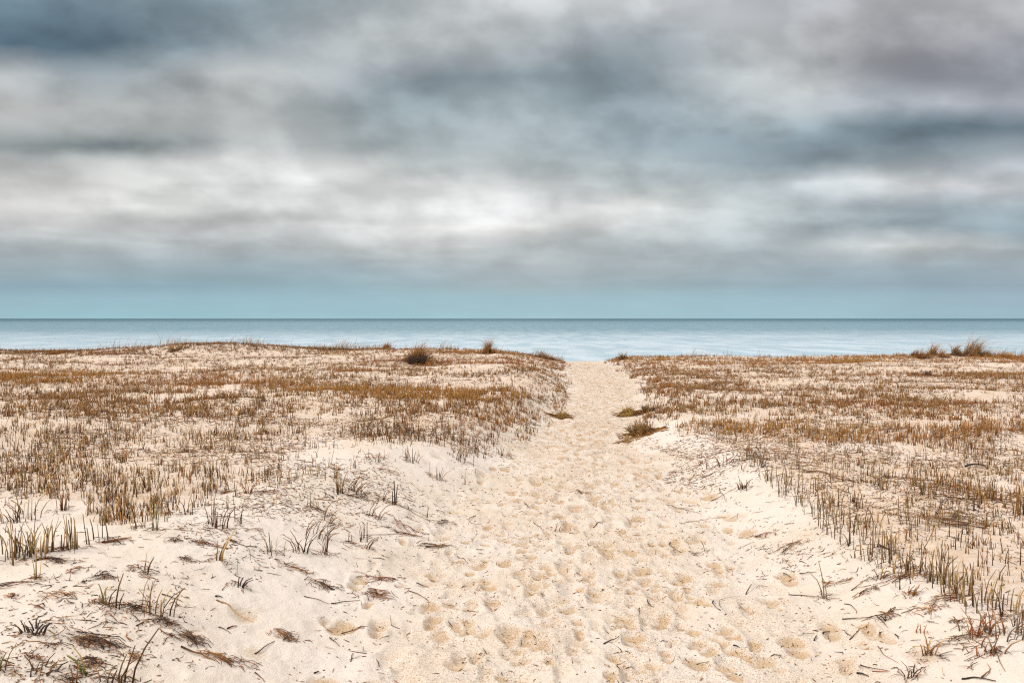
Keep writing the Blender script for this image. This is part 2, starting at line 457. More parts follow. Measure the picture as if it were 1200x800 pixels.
def coverage(px, py, x, y):
    px = np.clip(px, 0, 1200)
    left = x < path_c(y)
    patch = fbm(x * .45, y * .33, 61, 3)
    fine = fbm(x * 1.3, y * .9, 71, 3)
    cov = np.where(left, 1.50, 1.50) * np.clip(.86 + .75 * patch + .8 * fine, .10, 2.2)
    near = sstep(485, 560, py)
    cov = np.where(left, cov * (1 - .05 * near), np.where(py > 522, cov * .50, cov * 1.1))
    # barer sand: hump face, and pale strips
    cov *= np.where(left, 1 - .35 * np.exp(-((px - 300) / 160) ** 2 - ((py - 425) / 12) ** 2), 1)
    cov *= np.where(left, 1 - .85 * np.exp(-((px - 360) / 75) ** 2 - ((py - 490) / 8) ** 2), 1)
    cov *= np.where(left, 1 - .8 * np.exp(-((px - 560) / 60) ** 2 - ((py - 476) / 5) ** 2), 1)
    cov *= np.where(left, 1 - .8 * np.exp(-((px - 500) / 120) ** 2 - ((py - 446) / 4) ** 2), 1)
    cov *= np.where(~left, 1 - .85 * np.exp(-((px - 810) / 45) ** 2 - ((py - 486) / 5) ** 2), 1)
    cov *= np.where(~left, 1 - .7 * np.exp(-((px - 960) / 100) ** 2 - ((py - 535) / 9) ** 2), 1)
    tone = np.zeros(len(px), int); best = np.zeros(len(px))
    for k, (ln, th, c, tn) in enumerate(BANDS):
        lx = [p[0] for p in ln]; ly = [p[1] for p in ln]
        yl = np.interp(px, lx, ly)
        inx = sstep(lx[0] - 30, lx[0] + 1, px) * (1 - sstep(lx[-1] - 1, lx[-1] + 30, px))
        if lx[0] == 0: inx = 1 - sstep(lx[-1] - 1, lx[-1] + 30, px)
        if lx[-1] == 1200: inx = sstep(lx[0] - 30, lx[0] + 1, px)
        g = 2.0 * c * np.exp(-((py - yl) / th) ** 2) * inx * np.clip(.95 + .45 * fine + .2 * patch, .3, 1.6)
        cov = cov + g
        b = g > np.maximum(best, .7)
        tone[b] = k + 1; best = np.maximum(best, g)
    yb = np.where(left, np.interp(px, *YB_L), np.interp(px, *YB_R)) + 20 * fine
    lim = 1 - sstep(-18, 16, py - yb)
    spill = .08 * (1 - sstep(0, 90, py - yb))
    cov = cov * lim + spill * (1 - lim)
    o = path_d(x, y)
    cov *= sstep(-.05, .22, o + .12 * fine)
    return cov, tone, lim

build_ground()

def build_stubble():
    N = 1500000
    # candidates, thinner with distance so that the picture coverage stays as wished
    yy = 3.0 + (36.5 - 3.0) * rng.uniform(0, 1, N)
    xx = rng.uniform(-1, 1, N) * (yy * .82 + 2.5)
    area_w = 2 * (yy * .82 + 2.5) * 33.5 / N          # m2 that each candidate stands for
    z = macro(xx, yy); px, py = project(xx, yy, z)
    cov, tone, lim = coverage(px, py, xx, yy)
    nst = np.where(yy < 11, 3.4, 6.0); w = np.where(yy < 11, .0064, .0085); h = np.where(yy < 11, .082, .066)
    dens = cov * (1.3 / yy) / (nst * w * h)
    keep = (rng.uniform(0, 1, N) < dens * area_w) & ~((yy < 3.6) & (np.abs(xx) < 2))
    xx, yy, tone, w, lim, nst = xx[keep], yy[keep], tone[keep], w[keep], lim[keep], nst[keep]
    n = np.maximum(1, rng.poisson(nst))
    idx = np.repeat(np.arange(len(xx)), n); S = len(idx)
    sp = np.where(yy[idx] < 11, .018, .026)
    bx = xx[idx] + rng.normal(0, 1, S) * sp; by = yy[idx] + rng.normal(0, 1, S) * sp
    ht = np.clip(rng.normal(1, .28, len(xx)), .45, 1.7)[idx] * np.clip(rng.normal(.076, .028, S), .025, .17)
    ht *= np.interp(by, [5, 12, 22, 34], [.92, .90, .86, .82])
    base = np.stack([bx, by, H(bx, by) - .015], -1)
    tilt = np.abs(rng.normal(0, .11, S)) + (rng.uniform(0, 1, S) < .08) * rng.uniform(.2, .7, S)
    az = rng.uniform(0, 6.28, S)
    pool = np.array(['dark', 'brown', 'dark', 'brown', 'ochre', 'straw', 'olive', 'red', 'dark', 'red', 'straw', 'ochre'])
    pool_n = np.array(['dark', 'dark', 'olive', 'brown', 'straw', 'olive', 'dark', 'grey', 'brown', 'ochre', 'ash', 'straw'])
    nm = np.where(rng.uniform(0, 1, S) < np.interp(by, [6, 13], [.7, .05]), pool_n[rng.integers(0, len(pool_n), S)], pool[rng.integers(0, len(pool), S)])
    btone = np.array(['brown'] + [b[3] for b in BANDS])[tone[idx]]
    use = (tone[idx] > 0) & (rng.uniform(0, 1, S) < .45)
    nm = np.where(use, btone, nm)
    red = (fbm(bx * .3, by * .3, 201, 2) > .25) & (rng.uniform(0, 1, S) < np.interp(by, [7, 14], [.08, .35])); nm = np.where(red, 'red', nm)
    ww = w[idx] * rng.uniform(.65, 1.35, S)
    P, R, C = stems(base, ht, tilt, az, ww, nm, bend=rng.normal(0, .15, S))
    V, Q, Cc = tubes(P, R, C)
    o = link('stubble_grass', raw_mesh('stubble_grass', V, Q, M_GRASS, {'tint': Cc})); o['kind'] = 'stuff'
    o['label'] = 'short brown cut marram grass stubble covering the sand both sides of the path'
    print('stubble stems', S)
build_stubble()

def build_skyline_fringe():
    """fine loose grass along the dune crest"""
    N = 16000
    x = rng.uniform(-30, 34, N); y = 32.6 + rng.normal(0, .9, N)
    k = (path_d(x, y) > .1) & (rng.uniform(0, 1, N) < np.clip(.45 + .8 * fbm(x * .5, x * 0, 301, 3), .08, 1))
    k &= (x > 3) | (x > -9) | (rng.uniform(0, 1, N) < .6)
    x, y = x[k], y[k]; S = len(x)
    base = np.stack([x, y, H(x, y) - .02], -1)
    h = (np.abs(rng.normal(.15, .06, S)) + .04) * np.clip(1 + .9 * fbm(x * 1.1, x * 0 + 7, 311, 3), .5, 2.0) + (rng.uniform(0, 1, S) < .03) * .25
    nm = np.array(['ochre', 'gold', 'brown', 'dark', 'straw', 'olive'])[rng.integers(0, 6, S)]
    P, R, C = stems(base, h, np.abs(rng.normal(.1, .2, S)), rng.normal(0.2, 1.4, S), rng.uniform(.008, .014, S), nm, bend=.25, cut=.2)
    V, Q, Cc = tubes(P, R, C)
    o = link('crest_grass', raw_mesh('crest_grass', V, Q, M_GRASS, {'tint': Cc})); o['kind'] = 'stuff'
    o['label'] = 'loose golden grass fringe along the dune crest before the sea'
build_skyline_fringe()

def build_litter():
    """crumbs and broken straw lying on the sand"""
    N = 520000
    yy = 2.6 + 29.5 * rng.uniform(0, 1, N) ** 1.5; xx = rng.uniform(-1, 1, N) * (yy * .75 + 1.5)
    dens_c = N / (22 * 1) / 1.0
    o = path_d(xx, yy); left = xx < path_c(yy)
    n1 = fbm(xx * 1.1, yy * 1.1, 401, 3); n2 = fbm(xx * .5, yy * .5, 411, 2)
    p = np.where(o < 0, .16, np.where(left, .95, 1.3) * np.clip(.40 + 1.6 * n1 + .8 * n2, .03, 2))
    p = np.where((o < .35) & (o > -.25), np.maximum(p, .22), p)
    p = np.where((o > 1.6), p * 1.1, p)
    # thin out where each candidate stands for less ground
    aw = (yy - 2.6 + .02) ** (1 / 3) * (yy * .75 + 1.5); aw = aw / aw.max()
    k = rng.uniform(0, 1, N) < p * aw * 1.3 * np.interp(yy, [3, 5, 8, 14], [2.6, 2.6, 2.3, 1.0])
    x, y = xx[k], yy[k]; S = len(x)
    L = np.exp(rng.normal(-4.25, .6, S)); L = np.where((rng.uniform(0, 1, S) < .13) & (path_d(x, y) > -.1), rng.uniform(.03, .10, S), L); L = np.clip(L, .005, .11)
    a = rng.uniform(0, 6.28, S)
    dx, dy = np.cos(a) * L * .5, np.sin(a) * L * .5
    z0 = H(x - dx, y - dy); z1 = H(x + dx, y + dy); zm = np.maximum(H(x, y), (z0 + z1) / 2)
    up = rng.uniform(0, .004, S) + (rng.uniform(0, 1, S) < .10) * rng.uniform(0, .03, S)
    cv = rng.normal(0, .35, S)
    P = np.stack([np.stack([x - dx, y - dy, z0 + .002], -1), np.stack([x + dy * cv, y - dx * cv, zm + .003], -1), np.stack([x + dx, y + dy, z1 + .002 + up], -1)], 1)
    wd = rng.uniform(.0012, .0028, S) * np.interp(y, [6, 12, 30], [1, 1.5, 2.6])
    R = np.stack([wd * .7, wd, wd * .5], 1)
    nm = np.array(['dark', 'brown', 'red', 'ash', 'ochre', 'brown', 'dark', 'red', 'straw'])[rng.integers(0, 9, S)]
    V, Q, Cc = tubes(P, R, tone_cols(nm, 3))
    ob = link('plant_litter', raw_mesh('plant_litter', V, Q, M_LITTER, {'tint': Cc})); ob['kind'] = 'stuff'
    ob['label'] = 'small brown crumbs of broken straw strewn over the sand'
    print('litter', S)
build_litter()

# ------------------------------------------------------------------ things
def thing(name, label, cat, loc, group=None, rz=0.0):
    o = bpy.data.objects.new(name, None); COL.objects.link(o)
    o.empty_display_size = .1; o.location = loc; o.rotation_euler = (0, 0, rz)
    o['label'] = label; o['category'] = cat
    if group: o['group'] = group
    return o

def part(name, parent, tub, mat):
    V, Q, Cc = tub
    return link(name, raw_mesh(name, V, Q, mat, {'tint': Cc}), parent)

def cat_tubes(*ts):
    V = []; Q = []; C = []; n = 0
    for v, q, c in ts:
        V.append(v); Q.append(q + n); C.append(c); n += len(v)
    return np.concatenate(V), np.concatenate(Q), np.concatenate(C)

def local_z(loc, x, y):
    """sand height under a local offset, relative to the thing's base"""
    return H(loc[0] + x, loc[1] + y) - loc[2]

def cnorm(n, k=1.5): return np.clip(rng.normal(0, 1, n), -k, k)

def pick(tones, n):
    return [random.choice(tones) for _ in range(n)]

def scatter_bits(loc, n, rx, ry, tones, lo=.02, hi=.1, lift=.02, wd=(.0025, .0045), ang=None, cx=0, cy=0):
    x = cnorm(n, 1.9) * .5 * rx + cx; y = cnorm(n, 1.9) * .5 * ry + cy
    L = rng.uniform(lo, hi, n)
    a = rng.uniform(0, 6.28, n) if ang is None else rng.normal(ang, .85, n)
    dx, dy = np.cos(a) * L / 2, np.sin(a) * L / 2
    z0 = local_z(loc, x - dx, y - dy); z1 = local_z(loc, x + dx, y + dy); zm = np.maximum(local_z(loc, x, y), (z0 + z1) / 2)
    u = lift * np.exp(-((x - cx) / rx) ** 2 - ((y - cy) / ry) ** 2)
    e0, e1, e2 = (rng.uniform(0, 1, n) * u for _ in range(3))
    P = np.stack([np.stack([x - dx, y - dy, z0 + .001 + e0], -1), np.stack([x + dy * .25, y - dx * .25, zm + .003 + e1], -1), np.stack([x + dx, y + dy, z1 + .001 + e2], -1)], 1)
    w = rng.uniform(*wd, n) * .5
    return tubes(P, np.stack([w * .8, w, w * .5], 1), tone_cols(pick(tones, n), 3))

def tuft(px, py, label, n=10, h=.22, sp=.05, tones=('brown', 'dark', 'olive'), lean=0, az=0, fan=.12, w=.007, long=0, bend=0.1, litter=14, name='grass_tuft', cat='grass tuft', group=None, at=None, litones=('dark', 'red', 'brown')):
    loc = ground_at(px, py) if at is None else at
    t = thing(name, label, cat, loc, group or 'grass tufts standing on the sand')
    bx = cnorm(n) * .5 * sp; by = cnorm(n) * .5 * sp
    base = np.stack([bx, by, local_z(loc, bx, by) - .02], -1)
    hh = .66 * h * np.clip(rng.normal(.85, .22, n), .3, 1.25) + .02
    a = np.arctan2(by, bx) + rng.normal(0, .7, n)
    vx = np.cos(a) * np.abs(rng.normal(0, fan, n)) + lean * math.cos(az)
    vy = np.sin(a) * np.abs(rng.normal(0, fan, n)) + lean * math.sin(az)
    P, R, C = stems(base, hh, np.hypot(vx, vy), np.arctan2(vy, vx), w * rng.uniform(.7, 1.3, n), pick(tones, n), bend=rng.normal(bend, .12, n), K=4)
    part('stems', t, tubes(P, R, C, 4), M_GRASS)
    if litter:
        part('dead_leaves', t, scatter_bits(loc, litter, sp * 1.6 + .03, sp * 1.4 + .03, list(litones), .02, .08, .02), M_LITTER)
    return t

def tussock(px, py, label, wpx, hpx, tones, dark=0.0, lean=.0, stalks=0, name='grass_tussock', cat='grass tussock', n=None, at=None):
    loc = ground_at(px, py) if at is None else at
    k = math.hypot(loc[0], loc[1]) / F
    W = wpx * k; Ht = hpx * k
    t = thing(name, label, cat, loc, 'tussocks on the dune crest' if name == 'grass_tussock' else 'grass clumps beside the far path and below the crest')
    n = n or int(90 + wpx * 13)
    nc = max(3, int(wpx / 6)); cxs = rng.uniform(-.36, .36, nc); chs = rng.uniform(.7, 1.15, nc); cxs[0] = 0; chs[0] = 1.2; ci = rng.integers(0, nc, n)
    if name == 'grass_clump': Ht *= .8; W *= 1.2
    bx = (cxs[ci] + cnorm(n) * .07) * W; by = (rng.uniform(-.4, .4, nc)[ci] + cnorm(n) * .12) * max(min(W, .9), .6)
    base = np.stack([bx, by, local_z(loc, bx, by) - .03], -1)
    fall = np.clip(1 - .75 * (np.abs(bx) / (W * .45 + 1e-6)) ** 1.2, .2, 1) * (1 + .25 * vnoise(bx / (W + .01) * 7, bx * 0, int(px)))
    hh = 1.02 * chs[ci] * Ht * fall * np.clip(rng.normal(.8, .25, n), .3, 1.35)
    tx = bx / (W + 1e-6) * .5 + rng.normal(lean, .18, n); ty = rng.normal(0, .2, n)
    P, R, C = stems(base, hh, np.hypot(tx, ty), np.arctan2(ty, tx), rng.uniform(.009, .018, n), pick(tones, n), bend=rng.uniform(0, .5, n), K=5, cut=.12)
    part('blades', t, tubes(P, R, C, 3), M_GRASS)
    m = int(n * .4)
    part('dead_thatch', t, scatter_bits(loc, m, W * .6, min(W, .8) * .5, ['dark', 'brown', 'red'] if dark else ['ochre', 'brown', 'gold'], .06, .22, Ht * .22, (.006, .011)), M_LITTER)
    if dark:
        q = int(n * dark)
        bx = cnorm(q, 1.3) * .17 * W; by = cnorm(q, 1.3) * .12 * min(W, .8) - .08
        base = np.stack([bx, by, local_z(loc, bx, by) - .03], -1)
        P, R, C = stems(base, Ht * .5 * np.clip(rng.normal(.8, .25, q), .3, 1.3), np.abs(rng.normal(.35, .3, q)), rng.normal(.5, 1.2, q), rng.uniform(.012, .02, q), pick(['ash', 'ash', 'dark'], q), bend=.5, K=4, cut=.3)
        part('withered_core', t, tubes(P, R, C, 3), M_GRASS)
    for s in range(stalks):
        b = np.array([[rng.normal(0, .2) * W, 0, -.03]])
        P, R, C = stems(b, np.array([Ht * rng.uniform(1.3, 1.8)]), np.array([rng.uniform(.1, .4)]), np.array([rng.uniform(-.5, .8)]), np.array([.009]), ['straw'], bend=.5, K=6, cut=.5)
        R = R * np.array([[1, 1, .9, .9, 1.7, .6]])
        part('flower_stalk', t, tubes(P, R, C, 4), M_GRASS)
    return t

def heap(px, py, label, wpx, tones=('dark', 'brown'), n=60, flat=.35, lift=.035, ang=None, stalk=2, name='litter_heap', cat='plant debris', hi=.14, group=None):
    loc = ground_at(px, py)
    k = math.hypot(loc[0], loc[1]) / F
    W = wpx * k
    t = thing(name, label, cat, loc, group or 'heaps of dead plant litter on the sand')
    rx, ry = W * .5, max(W * flat, .05)
    part('matted_straw', t, scatter_bits(loc, max(8, int(n * .52)), rx, ry, list(tones) + ['brown', 'red'], min(.012, W * .3), min(hi * .7, W * .6), lift * .4, (.0018, .0042), ang), M_LITTER)
    for s in range(stalk):
        a = rng.uniform(0, 6.28) if ang is None else rng.normal(ang, .35)
        L = W * rng.uniform(.35, .6)
        cx, cy = rng.normal(0, .2) * rx, rng.normal(0, .2) * ry
        tt = np.linspace(-.5, .5, 6)
        x = cx + np.cos(a) * tt * L - np.sin(a) * (tt ** 2) * L * .3; y = cy + np.sin(a) * tt * L + np.cos(a) * tt ** 2 * L * .3
        z = local_z(loc, x, y) + .005 + lift * .25 * (1 - (2 * tt) ** 2)
        P = np.stack([x, y, z], -1)[None]
        R = np.full((1, 6), .0024) * np.array([[1, 1.1, 1, .9, .8, .5]])
        part('stalk', t, tubes(P, R, tone_cols([random.choice(tones)], 6), 5), M_WOOD)
    return t

def twig(p0, p1, label, tone='dark', w=.007, curve=0.0, lift=.004, fork=False, name='twig', cat='twig', up=0.0, group=None):
    w = w * .82
    a = np.array(ground_at(*p0)); b = np.array(ground_at(*p1))
    mid = (a + b) / 2; loc = (float(mid[0]), float(mid[1]), float(H(mid[0], mid[1])))
    tt = np.linspace(0, 1, 9)
    d = (b - a)[:2]; L = max(np.hypot(*d), .01); nrm = np.array([-d[1], d[0]]) / L
    q = a[None, :2] + tt[:, None] * d[None] + (curve * L * 4 * tt * (1 - tt))[:, None] * nrm[None]
    q = q + (np.sin(tt * 11 + rng.uniform(0, 6)) * L * .012)[:, None] * nrm[None]
    g = H(q[:, 0], q[:, 1])
    line = a[2] + (b[2] - a[2]) * tt
    z = np.maximum(g, line * .6 + g * .4) + w * .35 + lift * np.sin(tt * math.pi) + up * tt
    P = np.stack([q[:, 0] - loc[0], q[:, 1] - loc[1], z - loc[2]], -1)[None]
    R = w * .5 * (1 - .55 * tt)[None] * rng.uniform(.85, 1.15, (1, 9))
    tb = tubes(P, R, tone_cols([tone], 9) * .9, 6)
    t = thing(name, label, cat, loc, group or ('driftwood pieces' if name == 'driftwood' else 'twigs and fallen stalks on the sand'))
    part('shaft', t, tb, M_WOOD)
    if fork:
        for sgn, f0 in ((1, .45), (-1, .65)):
            i = int(f0 * 8); s = P[0, i]
            dirv = d / L * .7 + nrm * sgn * .7
            k2 = np.linspace(0, 1, 4)
            x = s[0] + dirv[0] * k2 * L * .28; y = s[1] + dirv[1] * k2 * L * .28
            zz = np.maximum(local_z(loc, x, y) + w * .3, s[2] + k2 * .01)
            PP = np.stack([x, y, zz], -1)[None]
            part('side_shoot', t, tubes(PP, (w * .3 * (1 - .6 * k2))[None], tone_cols([tone], 4), 5), M_WOOD)
    return t

# ---- tussocks on and below the skyline
tussock(490, 426, 'biggest dark hearted marram tussock below the skyline left of the path', 46, 28, ['ochre', 'ochre', 'straw', 'red', 'brown'], dark=.7, lean=.15)
tussock(452, 409, 'small spiky reddish tussock on the skyline left of the biggest tussock', 17, 11, ['red', 'brown', 'ochre'], stalks=1)
tussock(573, 414, 'pointed brown tussock on the skyline nearest left of the path gap', 24, 14, ['brown', 'straw', 'ochre', 'red'], dark=.25, stalks=1)
tussock(636, 419, 'low wide tussock ending the left dune beside the path gap', 46, 9, ['brown', 'ochre', 'dark'], dark=.2)
tussock(729, 421, 'dark small tussock with tall bent stalks at right lip of the path gap', 20, 9, ['dark', 'brown', 'olive'], dark=.4, stalks=4)
tussock(1140, 417, 'tallest windblown tussock on the right skyline', 40, 17, ['brown', 'straw', 'grey', 'ochre'], dark=.2, lean=.3, stalks=2)
tussock(1121, 417, 'narrow upright tussock touching left side of the tallest right skyline tussock', 20, 15, ['brown', 'grey', 'ochre', 'straw'], dark=.1, lean=.15)
tussock(1097, 417, 'peaked tussock on the right skyline with a gap before the tall ones', 24, 13, ['ochre', 'brown', 'straw'], lean=.25)
tussock(1074, 418, 'low trailing tussock at left end of the right skyline group', 28, 8, ['brown', 'ochre', 'dark'], lean=.3)
tussock(1178, 419, 'flat tussock at the far right end of the skyline', 40, 6, ['ochre', 'brown', 'gold'], stalks=1)
tussock(204, 411, 'small pale tussock at left foot of the dune hump on the skyline', 10, 11, ['straw', 'ochre', 'brown'])
tussock(70, 414, 'low brown tussock on the skyline at far left', 34, 6, ['brown', 'ochre', 'red'])
tussock(738, 485, 'yellow green grass clump jutting into the path from the right', 26, 14, ['yellow', 'olive', 'gold'], name='grass_clump', cat='grass clump')
tussock(757, 483, 'blackish grass clump right beside the yellow green one', 20, 13, ['ash', 'dark', 'brown'], dark=.8, name='grass_clump', cat='grass clump')
tussock(752, 508, 'brown leaning grass clump on the right path edge below the blackish clump', 36, 20, ['brown', 'dark', 'ochre', 'olive'], lean=-.2, name='grass_clump', cat='grass clump')
tussock(735, 517, 'thin yellow grass clump where the right bank meets the path', 18, 12, ['yellow', 'straw', 'olive'], n=50, name='grass_clump', cat='grass clump')
tussock(656, 489, 'olive grass clump jutting into the path from the left', 22, 12, ['olive', 'yellow', 'ochre', 'brown'], name='grass_clump', cat='grass clump')
tussock(806, 436, 'rusty orange grass clump below the skyline right of the path', 70, 9, ['red', 'ochre', 'gold'], lean=.3, n=220, name='grass_clump', cat='grass clump')
tussock(1083, 440, 'dark flattened grass clump under the right skyline tussocks', 20, 7, ['ash', 'dark'], dark=.6, name='grass_clump', cat='grass clump')

# ---- tufts standing apart
tuft(25, 608, 'fan shaped grass tuft alone on bare sand at the left edge', 22, .25, .14, ('brown', 'dark', 'olive', 'straw'), fan=.35)
tuft(73, 598, 'narrow dark upright tuft alone on bare sand right of the fan shaped tuft', 12, .24, .04, ('dark', 'brown', 'red'), fan=.1)
tuft(12, 655, 'dense thick clump of green tipped stubble stems cut off by the left edge', 26, .25, .13, ('olive', 'dark', 'straw', 'straw'), fan=.05)
tuft(28, 650, 'dense stubble tuft touching the thick clump at the left edge', 14, .25, .07, ('olive', 'dark', 'straw'), fan=.05)
tuft(47, 650, 'tall bunched stubble tuft with green tips second gap from left edge', 18, .25, .08, ('olive', 'straw', 'dark'), fan=.07)
tuft(61, 646, 'pair of thin stems between two bunched green tipped tufts', 4, .25, .03, ('olive', 'dark'), fan=.08)
tuft(72, 645, 'short dark stub left of the upright green tipped clump', 4, .16, .02, ('dark', 'brown'), fan=.1)
tuft(86, 643, 'upright green tipped clump nearest left of the driftwood on the sand ridge', 12, .27, .05, ('olive', 'straw', 'dark'), fan=.06)
tuft(112, 635, 'leaning thin stems rising behind the driftwood on the sand ridge', 6, .23, .08, ('dark', 'olive'), lean=.25, az=2.9, fan=.1)
tuft(144, 608, 'stubble tuft at the tip of the left field pointing at the driftwood', 14, .24, .07, ('brown', 'dark', 'ochre'), fan=.12)
tuft(158, 620, 'thin leaning stalk trailing right of the left field tip', 3, .27, .03, ('dark', 'straw'), lean=.5, az=2.6, fan=.05)
tuft(181, 622, 'forked olive sprig alone on pale sand right of the left field tip', 4, .25, .02, ('olive', 'green'), lean=.2, az=2.4, fan=.25)
tuft(196, 603, 'single bent dark stalk on pale sand below the left stubble field', 2, .2, .02, ('dark',), lean=.3, az=2.5, fan=.05)
tuft(217, 603, 'short three stem tuft with dark litter on pale sand slope', 5, .18, .06, ('brown', 'dark', 'olive'), fan=.2)
tuft(253, 617, 'mid sized green and brown tuft left of the leaning stem bundle', 12, .25, .08, ('olive', 'brown', 'dark'), fan=.15)
tuft(275, 612, 'pair of thin tall stalks right of the mid sized green and brown tuft', 3, .24, .05, ('dark', 'olive'), fan=.1)
tuft(258, 657, 'bundle of stems leaning right beside dark litter on the left bank', 7, .26, .03, ('olive', 'brown', 'straw'), lean=.3, az=.3, fan=.06)
tuft(290, 578, 'reddish fan of thin stems on the sand ridge', 9, .16, .03, ('red', 'ochre'), fan=.45, litones=('red', 'ochre'))
tuft(398, 577, 'left half of the wind bent pair of tufts on the left bank', 13, .26, .06, ('brown', 'dark', 'olive'), fan=.16)
tuft(416, 577, 'right half of the wind bent pair with stems arching right', 13, .27, .07, ('brown', 'dark', 'ochre'), lean=.45, az=.25, fan=.1, bend=.3)
tuft(368, 556, 'low green fringe tuft just above the wind bent pair', 9, .13, .1, ('olive', 'ochre'), fan=.2)
tuft(320, 650, 'little tuft of short dark stems beside a red brown leaf scrap', 7, .17, .07, ('dark', 'brown', 'olive'), fan=.18)
tuft(355, 646, 'dark spreading tuft with low crooked stems on the left bank', 11, .2, .06, ('dark', 'ash', 'brown'), fan=.4)
tuft(371, 630, 'wide loose tuft of stems leaning right above the dark spreading tuft', 14, .2, .13, ('dark', 'brown'), lean=.4, az=.3, fan=.2)
tuft(381, 649, 'dark upright tuft closest right of the dark spreading tuft', 7, .24, .03, ('dark', 'brown'), fan=.12)
tuft(388, 615, 'three slanting stems above the wide loose tuft', 4, .19, .08, ('dark', 'brown'), lean=.5, az=.3, fan=.1)
tuft(425, 632, 'thin greenish tuft of fine stems right of the wide loose tuft', 7, .17, .05, ('olive', 'brown', 'dark'), fan=.15)
tuft(412, 637, 'single upright thin stem left of the thin greenish tuft', 2, .15, .03, ('dark',), fan=.06)
tuft(431, 643, 'low sprig leaning right below the thin greenish tuft', 4, .15, .03, ('brown', 'dark'), lean=.7, az=.3, fan=.1)
tuft(463, 591, 'two stout dark stalks standing on the left path bank', 4, .24, .03, ('dark', 'ash'), fan=.08, w=.01)
tuft(449, 587, 'short dark stub left of the two stout dark stalks', 3, .12, .02, ('dark',), lean=.2, az=.4, fan=.1)
tuft(433, 604, 'small sprig leaning right between the wind bent pair and the path', 5, .23, .03, ('dark', 'brown'), lean=.4, az=.3, fan=.12)
tuft(444, 608, 'single long stem leaning far right on the left path bank', 2, .25, .02, ('brown', 'dark'), lean=.7, az=.3, fan=.05)
tuft(480, 597, 'lone pale thin stem right of the two stout dark stalks', 1, .2, .01, ('olive',), fan=.05, litter=5)
tuft(499, 606, 'last thin upright stem before the trampled sand on the left', 2, .18, .02, ('straw', 'brown'), fan=.1, litter=6)
tuft(483, 541, 'dark bushy tuft below the left field next to scattered dead stems', 13, .24, .08, ('dark', 'brown'), fan=.22)
tuft(511, 561, 'crooked thin tuft highest on the left bank near the path', 8, .22, .07, ('dark', 'red', 'brown'), fan=.3)
tuft(540, 541, 'right leaning tuft nearest the path on the left bank', 10, .24, .08, ('brown', 'dark', 'olive'), lean=.4, az=.3, fan=.15)
tuft(440, 538, 'tuft sunk in red brown litter below the left field', 10, .15, .1, ('red', 'brown'), fan=.35, litter=50, litones=('red', 'brown', 'dark'))
tuft(1074, 613, 'pale comb of straight stems on the right plateau', 13, .2, .14, ('straw', 'grey', 'olive'), fan=.05)
tuft(1195, 603, 'thick dark stubs at the right edge of the plateau', 10, .26, .06, ('dark', 'ash', 'brown'), fan=.06, w=.009)
tuft(1038, 561, 'short black stub alone on the bare right plateau strip', 4, .16, .02, ('ash', 'dark'), fan=.08)
tuft(1006, 595, 'dark stem pair rising from bare sand behind the right row', 6, .22, .05, ('dark', 'brown'), fan=.1)
tuft(1085, 580, 'leaning dark tuft in the middle of the right plateau', 8, .2, .06, ('dark', 'brown'), fan=.15)
tuft(966, 701, 'two long thin dark blades standing in a V on the right bank', 3, .27, .02, ('dark', 'olive'), lean=.22, az=2.5, fan=.2, w=.006)
tuft(1030, 679, 'small yellow based sprig below the right row', 7, .13, .03, ('yellow', 'brown', 'dark'), fan=.5)
tuft(1065, 698, 'stubby tan sprout with one orange stem leaning right', 8, .10, .03, ('ochre', 'red', 'yellow'), lean=.2, az=.5, fan=.4)
tuft(1087, 767, 'tan tuft with two dark curled leaves on the right bank', 11, .14, .03, ('ochre', 'straw', 'brown'), fan=.4, litones=('ash', 'dark', 'red'))
tuft(1068, 791, 'low black sprout at the bottom edge right of the path', 7, .08, .03, ('ash', 'dark'), fan=.5)
tuft(1148, 767, 'tan sprig with dead leaves right of the tan tuft', 7, .09, .04, ('ochre', 'red', 'straw'), fan=.45)
tuft(1145, 744, 'rusty tuft with a few tall stems at near end of the right row', 12, .18, .06, ('ochre', 'red', 'brown'), fan=.35, litter=30)
tuft(1182, 746, 'matted drooping tuft at the lower right edge', 40, .2, .2, ('brown', 'red', 'grey'), lean=.3, az=.6, fan=.6, litter=50)
tuft(1176, 725, 'dark V shaped stalks near the right end of the row', 4, .2, .03, ('dark', 'ash'), fan=.2, w=.009)
tuft(1090, 725, 'single hair thin upright stem on the right bank', 1, .22, .01, ('brown',), fan=.03, w=.005, litter=4)
tuft(43, 679, 'slim pale stem with a trailing root on the left bank', 3, .22, .02, ('straw', 'olive'), fan=.08)
tuft(171, 673, 'dark two bladed sprig in the middle of the left bank', 4, .16, .02, ('dark', 'olive'), lean=.15, az=.5, fan=.2)
tuft(124, 708, 'sprig with a yellow green blade between two dark litter heaps', 5, .15, .03, ('yellow', 'green', 'dark'), fan=.3)
tuft(134, 715, 'single dark stem just right of the yellow green sprig', 2, .19, .02, ('dark', 'brown'), lean=.12, az=.4, fan=.05)
tuft(182, 719, 'many stemmed thin tuft at the head of the dark twig ridge', 12, .21, .1, ('brown', 'dark', 'straw'), lean=.12, az=.3, fan=.25)
tuft(41, 741, 'charred looking black stub low on the sand at lower left', 14, .07, .05, ('ash', 'dark'), fan=.45, w=.011)
tuft(2, 784, 'green stem bowing right at the lower left edge', 3, .2, .02, ('green', 'olive'), lean=.2, az=.2, fan=.1)
tuft(101, 789, 'bright yellow green bent leaf at the bottom left', 3, .15, .02, ('green', 'yellow'), lean=.15, az=2.7, fan=.15, w=.011)
tuft(50, 790, 'low dark sprig with a pointed shoot at the bottom left', 11, .09, .05, ('ash', 'dark', 'brown'), lean=.3, az=.3, fan=.5)
